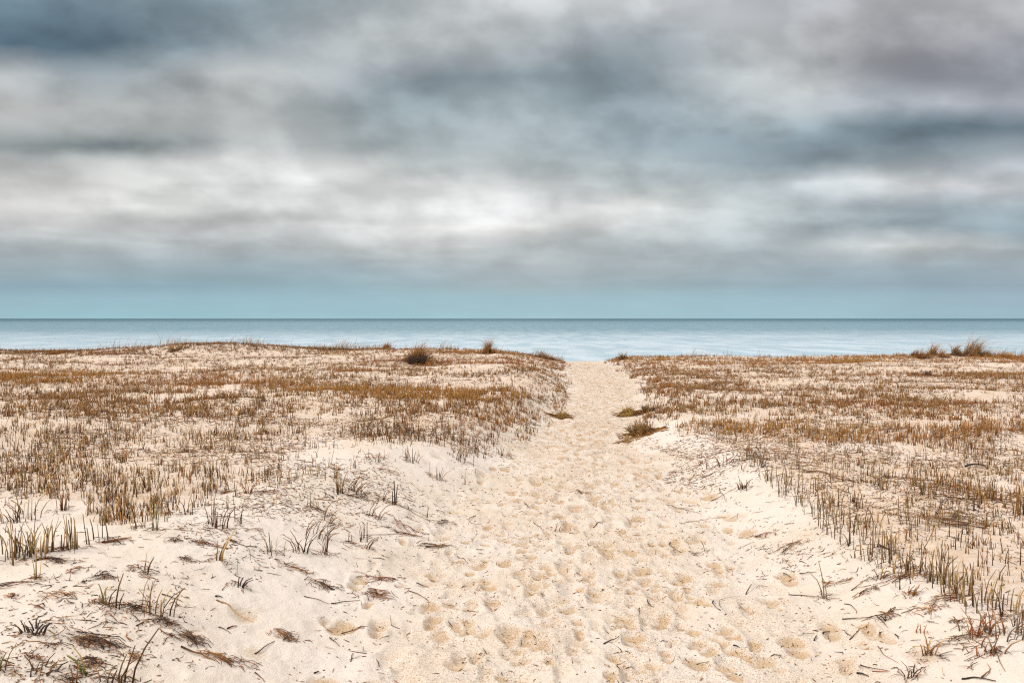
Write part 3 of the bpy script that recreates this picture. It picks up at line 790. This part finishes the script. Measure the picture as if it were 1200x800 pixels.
tuft(139, 801, 'pair of leaning dark stalks rising from the bottom edge', 5, .18, .03, ('dark', 'olive'), lean=.3, az=.3, fan=.08)
tuft(153, 803, 'longest single stalk leaning right from the bottom edge', 1, .29, .01, ('dark',), lean=.55, az=.3, fan=.02, w=.009, litter=4)
tuft(86, 801, 'upright thin stalk at the bottom edge left of the leaning pair', 2, .15, .02, ('dark', 'brown'), fan=.1)
tuft(121, 802, 'short thin stalk at the bottom edge right of the yellow green leaf', 2, .13, .02, ('brown', 'dark'), fan=.1)
tuft(281, 688, 'black forked stub right of centre on the left bank', 4, .08, .02, ('ash', 'dark'), lean=.3, az=.5, fan=.3, w=.010)
tuft(277, 672, 'lone hair thin stem standing on clean pale sand', 1, .14, .01, ('brown',), fan=.02, w=.005, litter=0)
tuft(870, 573, 'dark stub clump on the right bank above long fallen stems', 9, .15, .05, ('ash', 'dark'), fan=.2, w=.009)
tuft(850, 545, 'dark ragged tuft where the right bank begins', 12, .18, .1, ('ash', 'dark', 'brown'), fan=.4)
tuft(889, 547, 'grey dark tuft at the far end of the right row', 16, .2, .1, ('dark', 'grey', 'ash'), fan=.12)
tuft(652, 622, 'few hair thin stems sticking out of the trampled path', 3, .12, .03, ('dark', 'brown'), lean=.3, az=.3, fan=.2, w=.005, litter=5)
tuft(826, 646, 'lone thin stem rising from the right side of the path', 1, .13, .01, ('dark',), fan=.03, w=.005, litter=4)

# the planted row that edges the right side of the path
ROW = [(905, 562), (917, 570), (930, 578), (941, 590), (951, 578), (955, 598), (966, 604), (977, 592), (983, 614), (996, 624), (1008, 638), (1018, 626), (1024, 648),
       (1037, 655), (1050, 652), (1062, 668), (1077, 672), (1089, 680), (1104, 684), (1118, 690), (1132, 696), (1146, 704), (1158, 714), (1190, 722)]
ORD = ['nearest', 'second', 'third', 'fourth', 'fifth', 'sixth', 'seventh', 'eighth', 'ninth', 'tenth', 'eleventh', 'twelfth', 'thirteenth', 'fourteenth', 'fifteenth',
       'sixteenth', 'seventeenth', 'eighteenth', 'nineteenth', 'twentieth', 'twenty first', 'twenty second', 'twenty third', 'twenty fourth']
for i, (a, b) in enumerate(reversed(ROW)):
    far = i > 14
    tuft(a, b, ('green grey' if far else 'brown') + ' stubble tuft in the right path edge row, ' + ORD[i] + (' to the camera' if i == 0 else ' from the near end'),
         random.randint(9, 16), random.uniform(.17, .24), random.uniform(.09, .16), ('dark', 'olive', 'brown', 'straw', 'grey') if not far else ('olive', 'dark', 'grey', 'brown'),
         fan=.09, group='stubble tufts edging the right of the path', litter=10)

# ---- heaps of dead plant matter
D, RD, BK = ('dark', 'brown', 'ash'), ('red', 'brown', 'ochre'), ('ash', 'dark')
heap(134, 633, 'dark litter caught round the driftwood on the sand ridge', 46, D, 60)
heap(62, 656, 'band of dark litter at the foot of the green tipped clumps', 66, D, 90, .12)
heap(205, 634, 'small dark litter pile upper left of the leaning stem bundle', 22, D, 40)
heap(238, 638, 'flat brown litter pile just behind the leaning stem bundle', 36, ('brown', 'red', 'dark'), 55, .15)
heap(217, 656, 'blackish litter knot in a sandy hollow left of the leaning bundle', 22, BK, 45)
heap(122, 676, 'black tangled litter knot near the slim pale stem', 30, BK, 70, .3)
heap(157, 665, 'little rusty litter heap beside the two bladed sprig', 15, RD, 35, .25)
heap(88, 670, 'rusty crumbs above the black tangled litter knot', 24, RD, 35)
heap(97, 684, 'black pea sized crumbs below the rusty crumbs', 9, BK, 20)
heap(18, 686, 'line of dark rootlets at the left edge', 52, D, 40, .1, ang=.1)
heap(15, 699, 'rusty leaf scraps below the rootlets at the left edge', 24, RD, 25)
heap(72, 698, 'reddish straw strip left of the yellow green sprig', 34, RD, 45, .15, ang=2.9)
heap(108, 708, 'brown leaf knot at foot of the yellow green sprig', 18, ('brown', 'dark', 'red'), 35)
heap(50, 711, 'thin dark leaf scrap alone on clean sand at left', 12, D, 14)
heap(158, 712, 'dark flat litter left of the many stemmed tuft', 40, D, 70, .15)
heap(192, 729, 'densest blue black litter lump right of the many stemmed tuft', 30, BK, 110, .3, .05)
heap(222, 748, 'middle stretch of the dark twig ridge on the left bank', 42, D, 100, .3, .04, ang=2.4, stalk=4)
heap(262, 773, 'right end of the dark twig ridge with long crossed stalks', 72, ('brown', 'dark', 'ochre'), 80, .14, .03, ang=2.9, stalk=6)
heap(112, 752, 'widest blackish straw mat at lower left', 66, BK, 230, .28, .03, ang=2.9, stalk=5)
heap(108, 779, 'blue black litter lump below the widest straw mat', 32, BK, 110, .3, .05)
heap(160, 771, 'rusty litter patch right of the widest straw mat', 22, RD, 50)
heap(200, 748, 'small round black crumb pile under the dark twig ridge', 11, BK, 25)
heap(62, 758, 'black crumbs left of the widest straw mat', 12, BK, 20)
heap(40, 771, 'orange brown scraps behind the low dark sprig', 24, RD, 25)
heap(224, 781, 'single dark crumb alone below the dark twig ridge', 7, BK, 12, stalk=0)
heap(335, 746, 'curved brown straw pile right of the long straight stick', 44, ('brown', 'dark', 'ochre'), 90, .28, ang=2.5, stalk=4)
heap(383, 688, 'dark stalk pile lying in a yellow sandy dip', 52, D, 90, .3, .03, ang=2.6, stalk=7)
heap(438, 697, 'brown crossed straw just left of the footprints', 50, ('brown', 'dark', 'red'), 70, .35, stalk=6)
heap(445, 680, 'loose straw scatter above the crossed straw', 60, ('brown', 'red', 'dark'), 70, .25, stalk=4)
heap(345, 667, 'tan straw spread on the left bank above the dark stalk pile', 50, ('ochre', 'brown', 'red'), 60, .25, stalk=3)
heap(265, 577, 'red dead leaves below the reddish fan', 22, RD, 50)
heap(303, 623, 'red brown leaf scrap beside the little dark tuft', 12, RD, 25, stalk=0)
heap(338, 588, 'round dark brown leaf clod on the left bank', 12, D, 30, stalk=0)
heap(310, 578, 'brown leaf drift along the sand ridge top', 44, RD, 70, .25)
heap(372, 598, 'brown crumbs under the wind bent pair', 36, ('brown', 'dark'), 50, .3)
heap(420, 583, 'dark litter at the roots of the wind bent pair', 38, D, 70, .2)
heap(455, 552, 'red litter spot above the two stout stalks', 24, RD, 40)
heap(472, 620, 'orange straw scraps along the left foot of the bank', 60, ('ochre', 'red', 'brown'), 60, .3, stalk=3)
heap(478, 627, 'horizontal straw streak meeting the path', 60, ('red', 'brown', 'ochre'), 50, .12, ang=.1, stalk=3)
heap(508, 641, 'dark straw line pressed at the left path edge', 52, D, 70, .18, ang=.1, stalk=5)
heap(520, 612, 'fine twig tangle at the left path edge above the straw line', 36, D, 30, .3, stalk=4)
heap(680, 578, 'yellow brown straw strip crossing the middle of the path', 30, ('ochre', 'brown', 'dark'), 45, .2)
heap(815, 650, 'dark brown lump on the right side of the path', 13, ('brown', 'dark'), 40, stalk=0)
heap(790, 527, 'rust red straw patch at upper right of the path', 24, RD, 50, .3)
heap(826, 541, 'brown fallen leaves left of the dark ragged tuft', 30, RD, 50, .3)
heap(800, 573, 'small reddish leaf on bare sand right of the path', 9, RD, 20, stalk=0)
heap(925, 642, 'orange straw drift below the right row', 44, ('ochre', 'red', 'brown'), 70, .2, ang=.3)
heap(895, 627, 'rusty straw drift on the right bank left of the row', 40, RD, 60, .2, ang=.3)
heap(975, 684, 'orange straw strip left of the dark brown pod', 24, RD, 40, .18, ang=.2)
heap(995, 680, 'golden straw tuft scrap on the right bank', 12, ('ochre', 'yellow'), 30)
heap(1025, 689, 'dark brown upright seed pod lump on the right bank', 8, D, 40, .5, .05, stalk=0)
heap(1016, 694, 'curved brown strip under the seed pod lump', 26, D, 25, .1, ang=.1)
heap(1060, 676, 'straw strewn along the front of the right row', 60, RD, 80, .15, ang=.3, stalk=4)
heap(1105, 703, 'rosy straw before the near half of the right row', 60, ('red', 'ochre', 'grey'), 70, .2, stalk=4)
heap(1122, 730, 'two dark curled leaves before the rusty tuft', 16, BK, 40)
heap(1090, 715, 'tan straw in a sandy dip on the right bank', 40, ('ochre', 'straw', 'red'), 40, .3, stalk=4)
heap(1040, 722, 'crossed thin twigs mid right bank', 50, D, 30, .25, stalk=8)
heap(1120, 750, 'dark crumbs between the tan tuft and rusty tuft', 40, D, 40, .2)
heap(1165, 765, 'red leaf scraps right of the tan sprig', 24, RD, 40)
heap(1110, 610, 'broad mat of flattened reddish stems on the right plateau', 110, ('red', 'brown', 'grey', 'dark'), 260, .5, .03, ang=2.7, stalk=10, hi=.25)
heap(1150, 585, 'darker flattened stem mat farther back on the right plateau', 90, ('dark', 'brown', 'grey'), 130, .4, .03, ang=.2, stalk=6, hi=.25)
heap(955, 553, 'fallen stems lying across the bare right plateau strip', 60, ('brown', 'ochre', 'grey'), 50, .15, ang=.1, stalk=5, hi=.2)

# ---- twigs and fallen stalks
twig((299, 767), (322, 752), 'straight dark stick lying right of the dark twig ridge', 'dark', .008)
twig((388, 708), (422, 703), 'straight stick across the dark stalk pile', 'dark', .007)
twig((356, 699), (386, 708), 'brown stick slanting down to the dark stalk pile', 'brown', .007)
twig((400, 743), (431, 734), 'forked twig lying over a yellow footprint', 'dark', .007, fork=True)
twig((480, 693), (502, 712), 'arched twig curling over a footprint left of the path centre', 'brown', .006, curve=.12)
twig((488, 683), (503, 689), 'short dark stick behind the arched twig', 'dark', .008)
twig((558, 604), (570, 622), 'hook shaped dark stem on the trampled sand left of centre', 'dark', .007, curve=-.2, up=.02)
twig((536, 652), (549, 660), 'short dark twig at the left of the path below the straw line', 'dark', .007)
twig((615, 590), (621, 596), 'tiny dark stick farthest up the left of the path', 'ash', .010)
twig((625, 612), (637, 622), 'thin dark twig slanting beside the hair thin stems on the path', 'dark', .006)
twig((695, 619), (707, 612), 'dark slanted twig in the middle of the path beside black crumbs', 'dark', .009, fork=True)
twig((786, 636), (798, 647), 'curved black twig right of the path middle', 'ash', .008, curve=-.18)
twig((782, 592), (822, 602), 'long thin fallen stem pointing from path to right bank', 'dark', .006, fork=True)
twig((798, 614), (850, 606), 'longest pale brown stem lying flat on the right bank', 'brown', .006, curve=.05)
twig((830, 590), (866, 569), 'straight stem slanting up to the dark stub clump', 'brown', .006)
twig((820, 562), (848, 548), 'brown stem below the dark ragged tuft', 'brown', .007)
twig((842, 572), (852, 588), 'thin stem falling towards the path below the ragged tuft', 'dark', .006)
twig((708, 755), (725, 747), 'thickest short black stick in a footprint of the lower path', 'ash', .010)
twig((749, 713), (749, 722), 'short upright looking twig pointing at the camera mid path', 'dark', .006)
twig((759, 703), (766, 712), 'L shaped dark twig right of the twig pointing at the camera', 'dark', .008, curve=-.3)
twig((726, 784), (732, 777), 'small curved twig in the lowest footprints of mid path', 'dark', .006, curve=.2)
twig((733, 783), (744, 785), 'short flat twig right of the small curved twig at the path bottom', 'dark', .006)
twig((816, 779), (831, 775), 'thin black twig right of a round footprint at the path bottom', 'ash', .005)
twig((836, 704), (842, 714), 'short bent black twig on the right half of the path', 'ash', .008, curve=-.1)
twig((874, 697), (881, 689), 'stout little twig standing off the sand at the right of the path', 'dark', .009, up=.02)
twig((848, 715), (866, 698), 'hair thin curved stem left of the stout little twig', 'grey', .004, curve=.15)
twig((859, 758), (867, 759), 'stubby black peg on the sand near a double footprint', 'ash', .009)
twig((774, 752), (783, 753), 'faint thin twig lying flat above a footprint lower mid path', 'dark', .005)
twig((733, 763), (738, 767), 'short curled twig right of a wide footprint lower path', 'dark', .005, curve=.15)
twig((620, 695), (637, 701), 'pale curved stem over a footprint in mid path', 'straw', .006, curve=-.12)
twig((987, 726), (1026, 725), 'long level grey stick on the right bank', 'grey', .008)
twig((996, 751), (1018, 731), 'long diagonal stick below the level grey stick', 'brown', .007)
twig((1026, 721), (1041, 736), 'dark stick slanting into an orange scrap on the right bank', 'dark', .007, fork=True)
twig((990, 708), (1004, 719), 'thin curved twig above the level grey stick', 'dark', .006, curve=.1)
twig((998, 692), (1011, 682), 'reddish twig beside the curved brown strip', 'red', .008)
twig((918, 672), (928, 678), 'short dark twig at the left of the right bank straw', 'dark', .007)
twig((924, 697), (985, 701), 'very long level grey stem at the feet of the V blades', 'grey', .007, curve=-.02)
twig((937, 672), (957, 670), 'dark twig lying level left of the V blades', 'dark', .007, fork=True)
twig((1160, 755), (1177, 788), 'long straight thin stalk pointing down to the lower right corner', 'dark', .006)
twig((1127, 796), (1167, 798), 'dark stick lying along the bottom edge at right', 'ash', .010)
twig((1150, 795), (1160, 786), 'small stick crossing near the bottom edge stick', 'brown', .009)
twig((1008, 779), (1043, 787), 'curved dark twig rimming a large footprint at lower right', 'dark', .006, curve=-.08)
twig((1004, 790), (1018, 793), 'thick dark bark sliver at the lower right of the path', 'ash', .011)
twig((1029, 757), (1053, 777), 'thin arched stem right of a large footprint', 'brown', .005, curve=-.1)
twig((1049, 744), (1053, 750), 'tiny dark peg on clean sand of the right bank', 'ash', .009)
twig((964, 743), (972, 740), 'short thick chip above a yellow footprint at right', 'dark', .010)
twig((954, 751), (957, 745), 'tiny black chip left of a yellow footprint at right', 'ash', .009)
twig((903, 770), (917, 772), 'thin grey twig low on the right of the path', 'grey', .006, curve=.1)
twig((160, 735), (174, 727), 'short brown stick left of the densest litter lump', 'brown', .008)
twig((90, 740), (139, 747), 'long thin stalk along the top of the widest straw mat', 'ash', .006, curve=-.06)
twig((29, 765), (52, 774), 'thin arched stem left of the widest straw mat', 'dark', .006, curve=-.2)
twig((212, 759), (252, 774), 'thick pale brown twig along the dark twig ridge', 'brown', .011)
twig((254, 704), (297, 729), 'longest pale yellow straw on the left bank', 'straw', .009, curve=-.03)
twig((256, 735), (271, 743), 'thin dark stem below the pale yellow straw', 'dark', .005, curve=.06)
twig((266, 737), (278, 734), 'short red brown chip right of the pale yellow straw', 'red', .010)
twig((190, 697), (214, 706), 'twig running right from the many stemmed tuft', 'dark', .007)
twig((268, 633), (293, 656), 'arched thin stalk drooping right of the leaning bundle', 'dark', .006, curve=.15)
twig((260, 692), (267, 685), 'small pale brown twig left of the black forked stub', 'brown', .006)
twig((252, 699), (261, 701), 'short flat dark chip above the pale yellow straw', 'ash', .010)
twig((299, 788), (310, 800), 'dark stick running off the bottom edge left of the footprints', 'dark', .007)
twig((411, 775), (414, 765), 'thin short twig between round footprints at lower left of path', 'dark', .006)
twig((386, 748), (398, 757), 'crossed little twigs left of the row of round footprints', 'dark', .006, fork=True)
twig((368, 789), (374, 787), 'small curved black chip inside a big yellow footprint', 'ash', .010, curve=-.2)
twig((460, 590), (510, 614), 'long thin stem running down the left bank to the path', 'dark', .006, curve=.05)
twig((430, 627), (490, 628), 'long level straw on the left bank ending at the path', 'red', .006, curve=.03)
twig((545, 642), (560, 625), 'faint thin reed slanting on the left of the path', 'ochre', .005)
twig((120, 637), (154, 630), 'grey brown curved driftwood on the sand ridge crest', 'brown', .018, curve=-.12, name='driftwood', cat='driftwood')
twig((40, 658), (74, 656), 'dark driftwood root half buried below the green tipped clumps', 'dark', .016, curve=.1, name='driftwood', cat='driftwood')
twig((1131, 547), (1157, 550), 'dark arched driftwood stick on the right plateau', 'ash', .028, curve=.12, lift=.03, name='driftwood', cat='driftwood')
twig((1029, 641), (1041, 644), 'blue black stubby log piece within the right row', 'ash', .022, name='driftwood', cat='driftwood')

# ------------------------------------------------------------------ sky and light
SUN_EL, SUN_AZ = math.radians(44), math.radians(-98)     # to the left, behind thin cloud
def cool(c, py):
    g = (168, 191, 203); k = .5 if py > 340 else 0.0
    c = [c[i] * (1 - k) + g[i] * k for i in range(3)]
    m = (c[0] + c[1] + c[2]) / 3
    b = 1.015 - .10 * max(0, m - 205) / 50
    return (min(255, c[0] * .982 * b), min(255, c[1] * .998 * b), min(255, c[2] * 1.0 * b))

def build_world():
    w = bpy.data.worlds.new('World'); scene.world = w; w.use_nodes = True
    t = NT(w.node_tree)
    d = t.n('ShaderNodeTexCoord').outputs['Generated']
    sx, sy, sz = t.sep(d)
    az0 = t.math('ARCTAN2', sx, sy); el0 = t.math('ARCSINE', sz)
    hor = t.math('SQRT', t.math('ADD', t.math('MULTIPLY', sx, sx), t.math('MULTIPLY', sy, sy)))
    elc = t.math('ARCTANGENT', t.math('DIVIDE', sz, t.math('MAXIMUM', sy, t.math('MAXIMUM', t.math('MULTIPLY', hor, .6), .001))))
    elp = t.math('MAXIMUM', el0, 0.0)
    cp = t.comb(t.math('MULTIPLY', az0, 6.0), t.math('MULTIPLY', el0, 10.0), .3)
    w1 = t.noise(cp, 1.5, 4, .5, .0); w2 = t.noise(t.vmath('ADD', cp, (7.3, 2.1, 4.0)), 1.5, 4, .5, .0)
    amp = t.mapr(el0, .02, .10, .12, 1.0)
    az = t.math('ADD', az0, t.math('MULTIPLY', t.math('MULTIPLY', t.math('SUBTRACT', w1.outputs['Fac'], .5), .10), amp))
    el = t.math('ADD', elc, t.math('MULTIPLY', t.math('MULTIPLY', t.math('SUBTRACT', w2.outputs['Fac'], .5), .034), amp))
    A = math.atan(.6)
    s = t.math('DIVIDE', t.math('ADD', az, A), 2 * A)
    cols = [0, 150, 300, 450, 600, 750, 900, 1050, 1200]
    cs = [(math.atan((c - 600) / 1000) + A) / (2 * A) for c in cols]
    rows = SKY_ROWS
    cur = None; prev = None
    for py, cc in rows:                                   # from the horizon up
        e = math.atan((373 - py) / 1000)
        r = t.ramp(s, [(cs[i], srgb(cool(cc[i], py))) for i in range(9)], 'CARDINAL')
        if cur is None: cur = r
        else: cur = t.mix(t.mapr(el, prev, e, smooth=False), cur, r)
        prev = e
    # cloud streaks and softness on top
    pl = t.comb(t.math('DIVIDE', sx, t.math('ADD', elp, .22)), t.math('DIVIDE', sy, t.math('ADD', elp, .22)), 0.0)
    st = t.noise(t.comb(t.math('ADD', t.math('MULTIPLY', az0, 10), t.math('MULTIPLY', elc, 2)), t.math('MULTIPLY', elc, 16), 1.1), 1.25, 4, .48, .0).outputs['Fac']
    pn = t.noise(t.comb(t.math('DIVIDE', sx, t.math('ADD', elp, .13)), t.math('DIVIDE', sy, t.math('ADD', elp, .13)), 2.0), 1.7, 3, .5, .1).outputs['Fac']
    det = t.math('MULTIPLY', t.mapr(st, .36, .64, .86, 1.13), t.mapr(pn, .34, .66, .88, 1.12))
    det = t.math('ADD', 1.0, t.math('MULTIPLY', t.math('SUBTRACT', det, 1.0), amp))
    det = t.math('MULTIPLY', det, 2 ** -EXPOSURE)
    for (fx, fy, rx, ry, k) in CLOUDS:
        fa = math.atan((fx - 600) / 1000); fe = math.atan((373 - fy) / 1000)
        u = t.math('MULTIPLY', t.math('SUBTRACT', az, fa), 1000 / rx); v = t.math('MULTIPLY', t.math('SUBTRACT', el, fe), 1000 / ry)
        g = t.math('EXPONENT', t.math('MULTIPLY', t.math('ADD', t.math('MULTIPLY', u, u), t.math('MULTIPLY', v, v)), -1.0))
        det = t.math('MULTIPLY_ADD', g, k, det)
    front = t.mix(1.0, cur, t.comb(det, det, det), 'MULTIPLY')
    # overcast elsewhere: brighter towards the zenith as overcast skies are
    cn = t.noise(pl, .8, 6, .55, .5).outputs['Fac']
    gen = t.ramp(cn, [(.3, (.34, .37, .40, 1)), (.5, (.58, .59, .60, 1)), (.7, (.80, .79, .78, 1))], 'EASE')
    up = t.mapr(el0, .40, .95, 1.0, ZENITH)
    gen = t.mix(1.0, gen, t.comb(up, up, up), 'MULTIPLY')
    behind = t.mapr(t.math('ABSOLUTE', az0), .72, 1.15)
    f = t.math('MAXIMUM', behind, t.mapr(el0, .37, .52))
    clouds = t.mix(f, front, gen)
    low = t.mapr(el0, -.06, -.01)
    clouds = t.mix(low, (.20, .33, .38, 1), clouds)
    sky = t.n('ShaderNodeTexSky', sky_type='NISHITA'); sky.sun_disc = False
    sky.sun_elevation = SUN_EL; sky.sun_rotation = SUN_AZ
    b1 = t.n('ShaderNodeBackground'); t.put(b1.inputs[0], sky.outputs[0]); b1.inputs[1].default_value = .06
    b2 = t.n('ShaderNodeBackground'); t.put(b2.inputs[0], clouds); b2.inputs[1].default_value = 1.0
    mx = t.n('ShaderNodeMixShader'); mx.inputs[0].default_value = .95
    t.put(mx.inputs[1], b1.outputs[0]); t.put(mx.inputs[2], b2.outputs[0])
    o = t.n('ShaderNodeOutputWorld'); t.put(o.inputs[0], mx.outputs[0])
# cloud masses: direction (as seen on the photograph), half sizes, brighter or darker
CLOUDS = [(540, 256, 110, 20, .07), (440, 258, 90, 14, .06), (400, 240, 120, 12, .04), (120, 42, 150, 26, -.12), (30, 92, 45, 15, .14), (215, 64, 28, 15, .22), (238, 102, 42, 15, -.20), (275, 92, 36, 20, .18), (345, 72, 50, 26, .10),
          (485, 98, 42, 14, -.12), (110, 172, 95, 10, -.20), (372, 206, 62, 11, .16), (845, 28, 60, 25, .08), (860, 95, 60, 15, .18), (722, 85, 50, 40, -.10), (947, 150, 32, 11, .20),
          (1055, 155, 110, 12, -.22), (962, 185, 42, 12, -.24), (888, 150, 30, 15, -.14), (1050, 118, 60, 16, .12), (1000, 74, 75, 14, -.12), (1010, 222, 85, 13, .16), (1000, 286, 52, 8, .15),
          (1130, 292, 85, 16, -.14), (990, 264, 72, 8, -.10), (740, 250, 85, 11, .16), (642, 243, 14, 13, -.14), (430, 262, 14, 5, -.12), (180, 246, 42, 7, .10), (80, 240, 62, 9, .08),
          (1195, 195, 30, 9, .12), (300, 254, 62, 9, -.09), (30, 215, 60, 12, .06), (640, 130, 40, 30, .05), (560, 100, 40, 16, -.06), (420, 130, 30, 14, -.08), (190, 180, 40, 9, -.08)]
ZENITH = 1.8; EXPOSURE = .5
SKY_ROWS = [
    (372, [(150, 195, 205), (150, 198, 208), (155, 199, 207), (158, 201, 208), (165, 205, 210), (163, 203, 209), (158, 198, 206), (155, 190, 200), (148, 180, 192)]),
    (350, [(140, 178, 191), (140, 181, 194), (147, 187, 198), (154, 190, 200), (160, 193, 202), (160, 192, 201), (155, 187, 198), (152, 180, 191), (148, 173, 187)]),
    (334, [(146, 170, 182), (146, 171, 183), (150, 174, 185), (157, 178, 187), (168, 182, 188), (160, 177, 185), (154, 172, 182), (150, 168, 180), (150, 168, 180)]),
    (315, [(162, 176, 184), (158, 174, 182), (158, 174, 182), (165, 178, 185), (177, 185, 189), (174, 183, 188), (165, 176, 183), (160, 173, 182), (164, 176, 185)]),
    (290, [(178, 183, 186), (180, 185, 188), (185, 188, 190), (195, 196, 196), (195, 197, 198), (184, 190, 193), (184, 191, 195), (204, 205, 205), (174, 182, 187)]),
    (266, [(200, 198, 197), (200, 199, 198), (205, 204, 203), (232, 229, 227), (240, 236, 233), (205, 205, 204), (184, 191, 194), (160, 171, 178), (145, 160, 168)]),
    (244, [(226, 221, 218), (228, 225, 222), (216, 214, 212), (243, 241, 239), (250, 248, 247), (216, 215, 213), (190, 196, 198), (166, 175, 181), (155, 168, 176)]),
    (216, [(204, 200, 197), (214, 211, 208), (225, 223, 221), (232, 230, 228), (218, 217, 216), (190, 196, 198), (188, 194, 197), (208, 207, 208), (195, 196, 200)]),
    (192, [(184, 183, 181), (194, 193, 191), (214, 212, 210), (203, 203, 201), (180, 185, 186), (170, 178, 181), (142, 154, 161), (165, 173, 178), (180, 183, 187)]),
    (170, [(158, 163, 163), (153, 161, 163), (184, 185, 184), (164, 171, 173), (168, 176, 179), (155, 166, 172), (140, 153, 161), (134, 148, 157), (148, 157, 164)]),
    (150, [(178, 178, 177), (178, 179, 178), (184, 184, 183), (160, 168, 171), (168, 176, 179), (150, 161, 168), (160, 171, 177), (126, 142, 152), (122, 138, 149)]),
    (125, [(192, 190, 188), (188, 188, 187), (186, 187, 186), (152, 163, 167), (160, 171, 175), (146, 158, 165), (178, 184, 187), (172, 175, 181), (166, 166, 173)]),
    (92, [(186, 186, 186), (168, 175, 179), (202, 202, 202), (158, 166, 172), (155, 166, 173), (150, 161, 168), (192, 193, 193), (160, 160, 167), (152, 153, 160)]),
    (52, [(92, 114, 130), (112, 130, 142), (160, 170, 176), (190, 192, 192), (188, 191, 193), (166, 173, 179), (194, 194, 196), (170, 168, 172), (164, 164, 169)]),
    (6, [(116, 136, 148), (124, 140, 150), (150, 163, 170), (176, 181, 183), (206, 206, 206), (206, 206, 208), (196, 196, 199), (184, 182, 185), (190, 188, 189)]),
    (-60, [(150, 160, 170), (150, 160, 170), (165, 172, 178), (180, 184, 186), (200, 200, 200), (200, 200, 202), (196, 196, 199), (190, 190, 192), (190, 188, 189)]),
]
build_world()

sl = bpy.data.lights.new('sun', 'SUN'); sl.energy = 1.5; sl.angle = math.radians(10); sl.color = (1.0, .95, .88)
so = bpy.data.objects.new('sun', sl); COL.objects.link(so)
sdir = Vector((math.sin(SUN_AZ) * math.cos(SUN_EL), math.cos(SUN_AZ) * math.cos(SUN_EL), math.sin(SUN_EL)))
so.rotation_euler = sdir.to_track_quat('Z', 'Y').to_euler(); so.location = (0, 0, 50)

cam = bpy.data.cameras.new('camera'); cam.sensor_width = 36; cam.lens = 30; cam.clip_start = .05; cam.clip_end = 200000
co = bpy.data.objects.new('camera', cam); COL.objects.link(co)
co.location = (0, 0, EYE); co.rotation_euler = (math.radians(90) - PITCH, 0, 0)
scene.camera = co

scene.view_settings.view_transform = 'Standard'; scene.view_settings.look = 'None'
scene.view_settings.exposure = EXPOSURE; scene.view_settings.gamma = 1.0
scene.view_settings.use_curve_mapping = False

scene.cycles.use_denoising = False
scene.cycles.pixel_filter_type = 'BLACKMAN_HARRIS'; scene.cycles.filter_width = 1.2
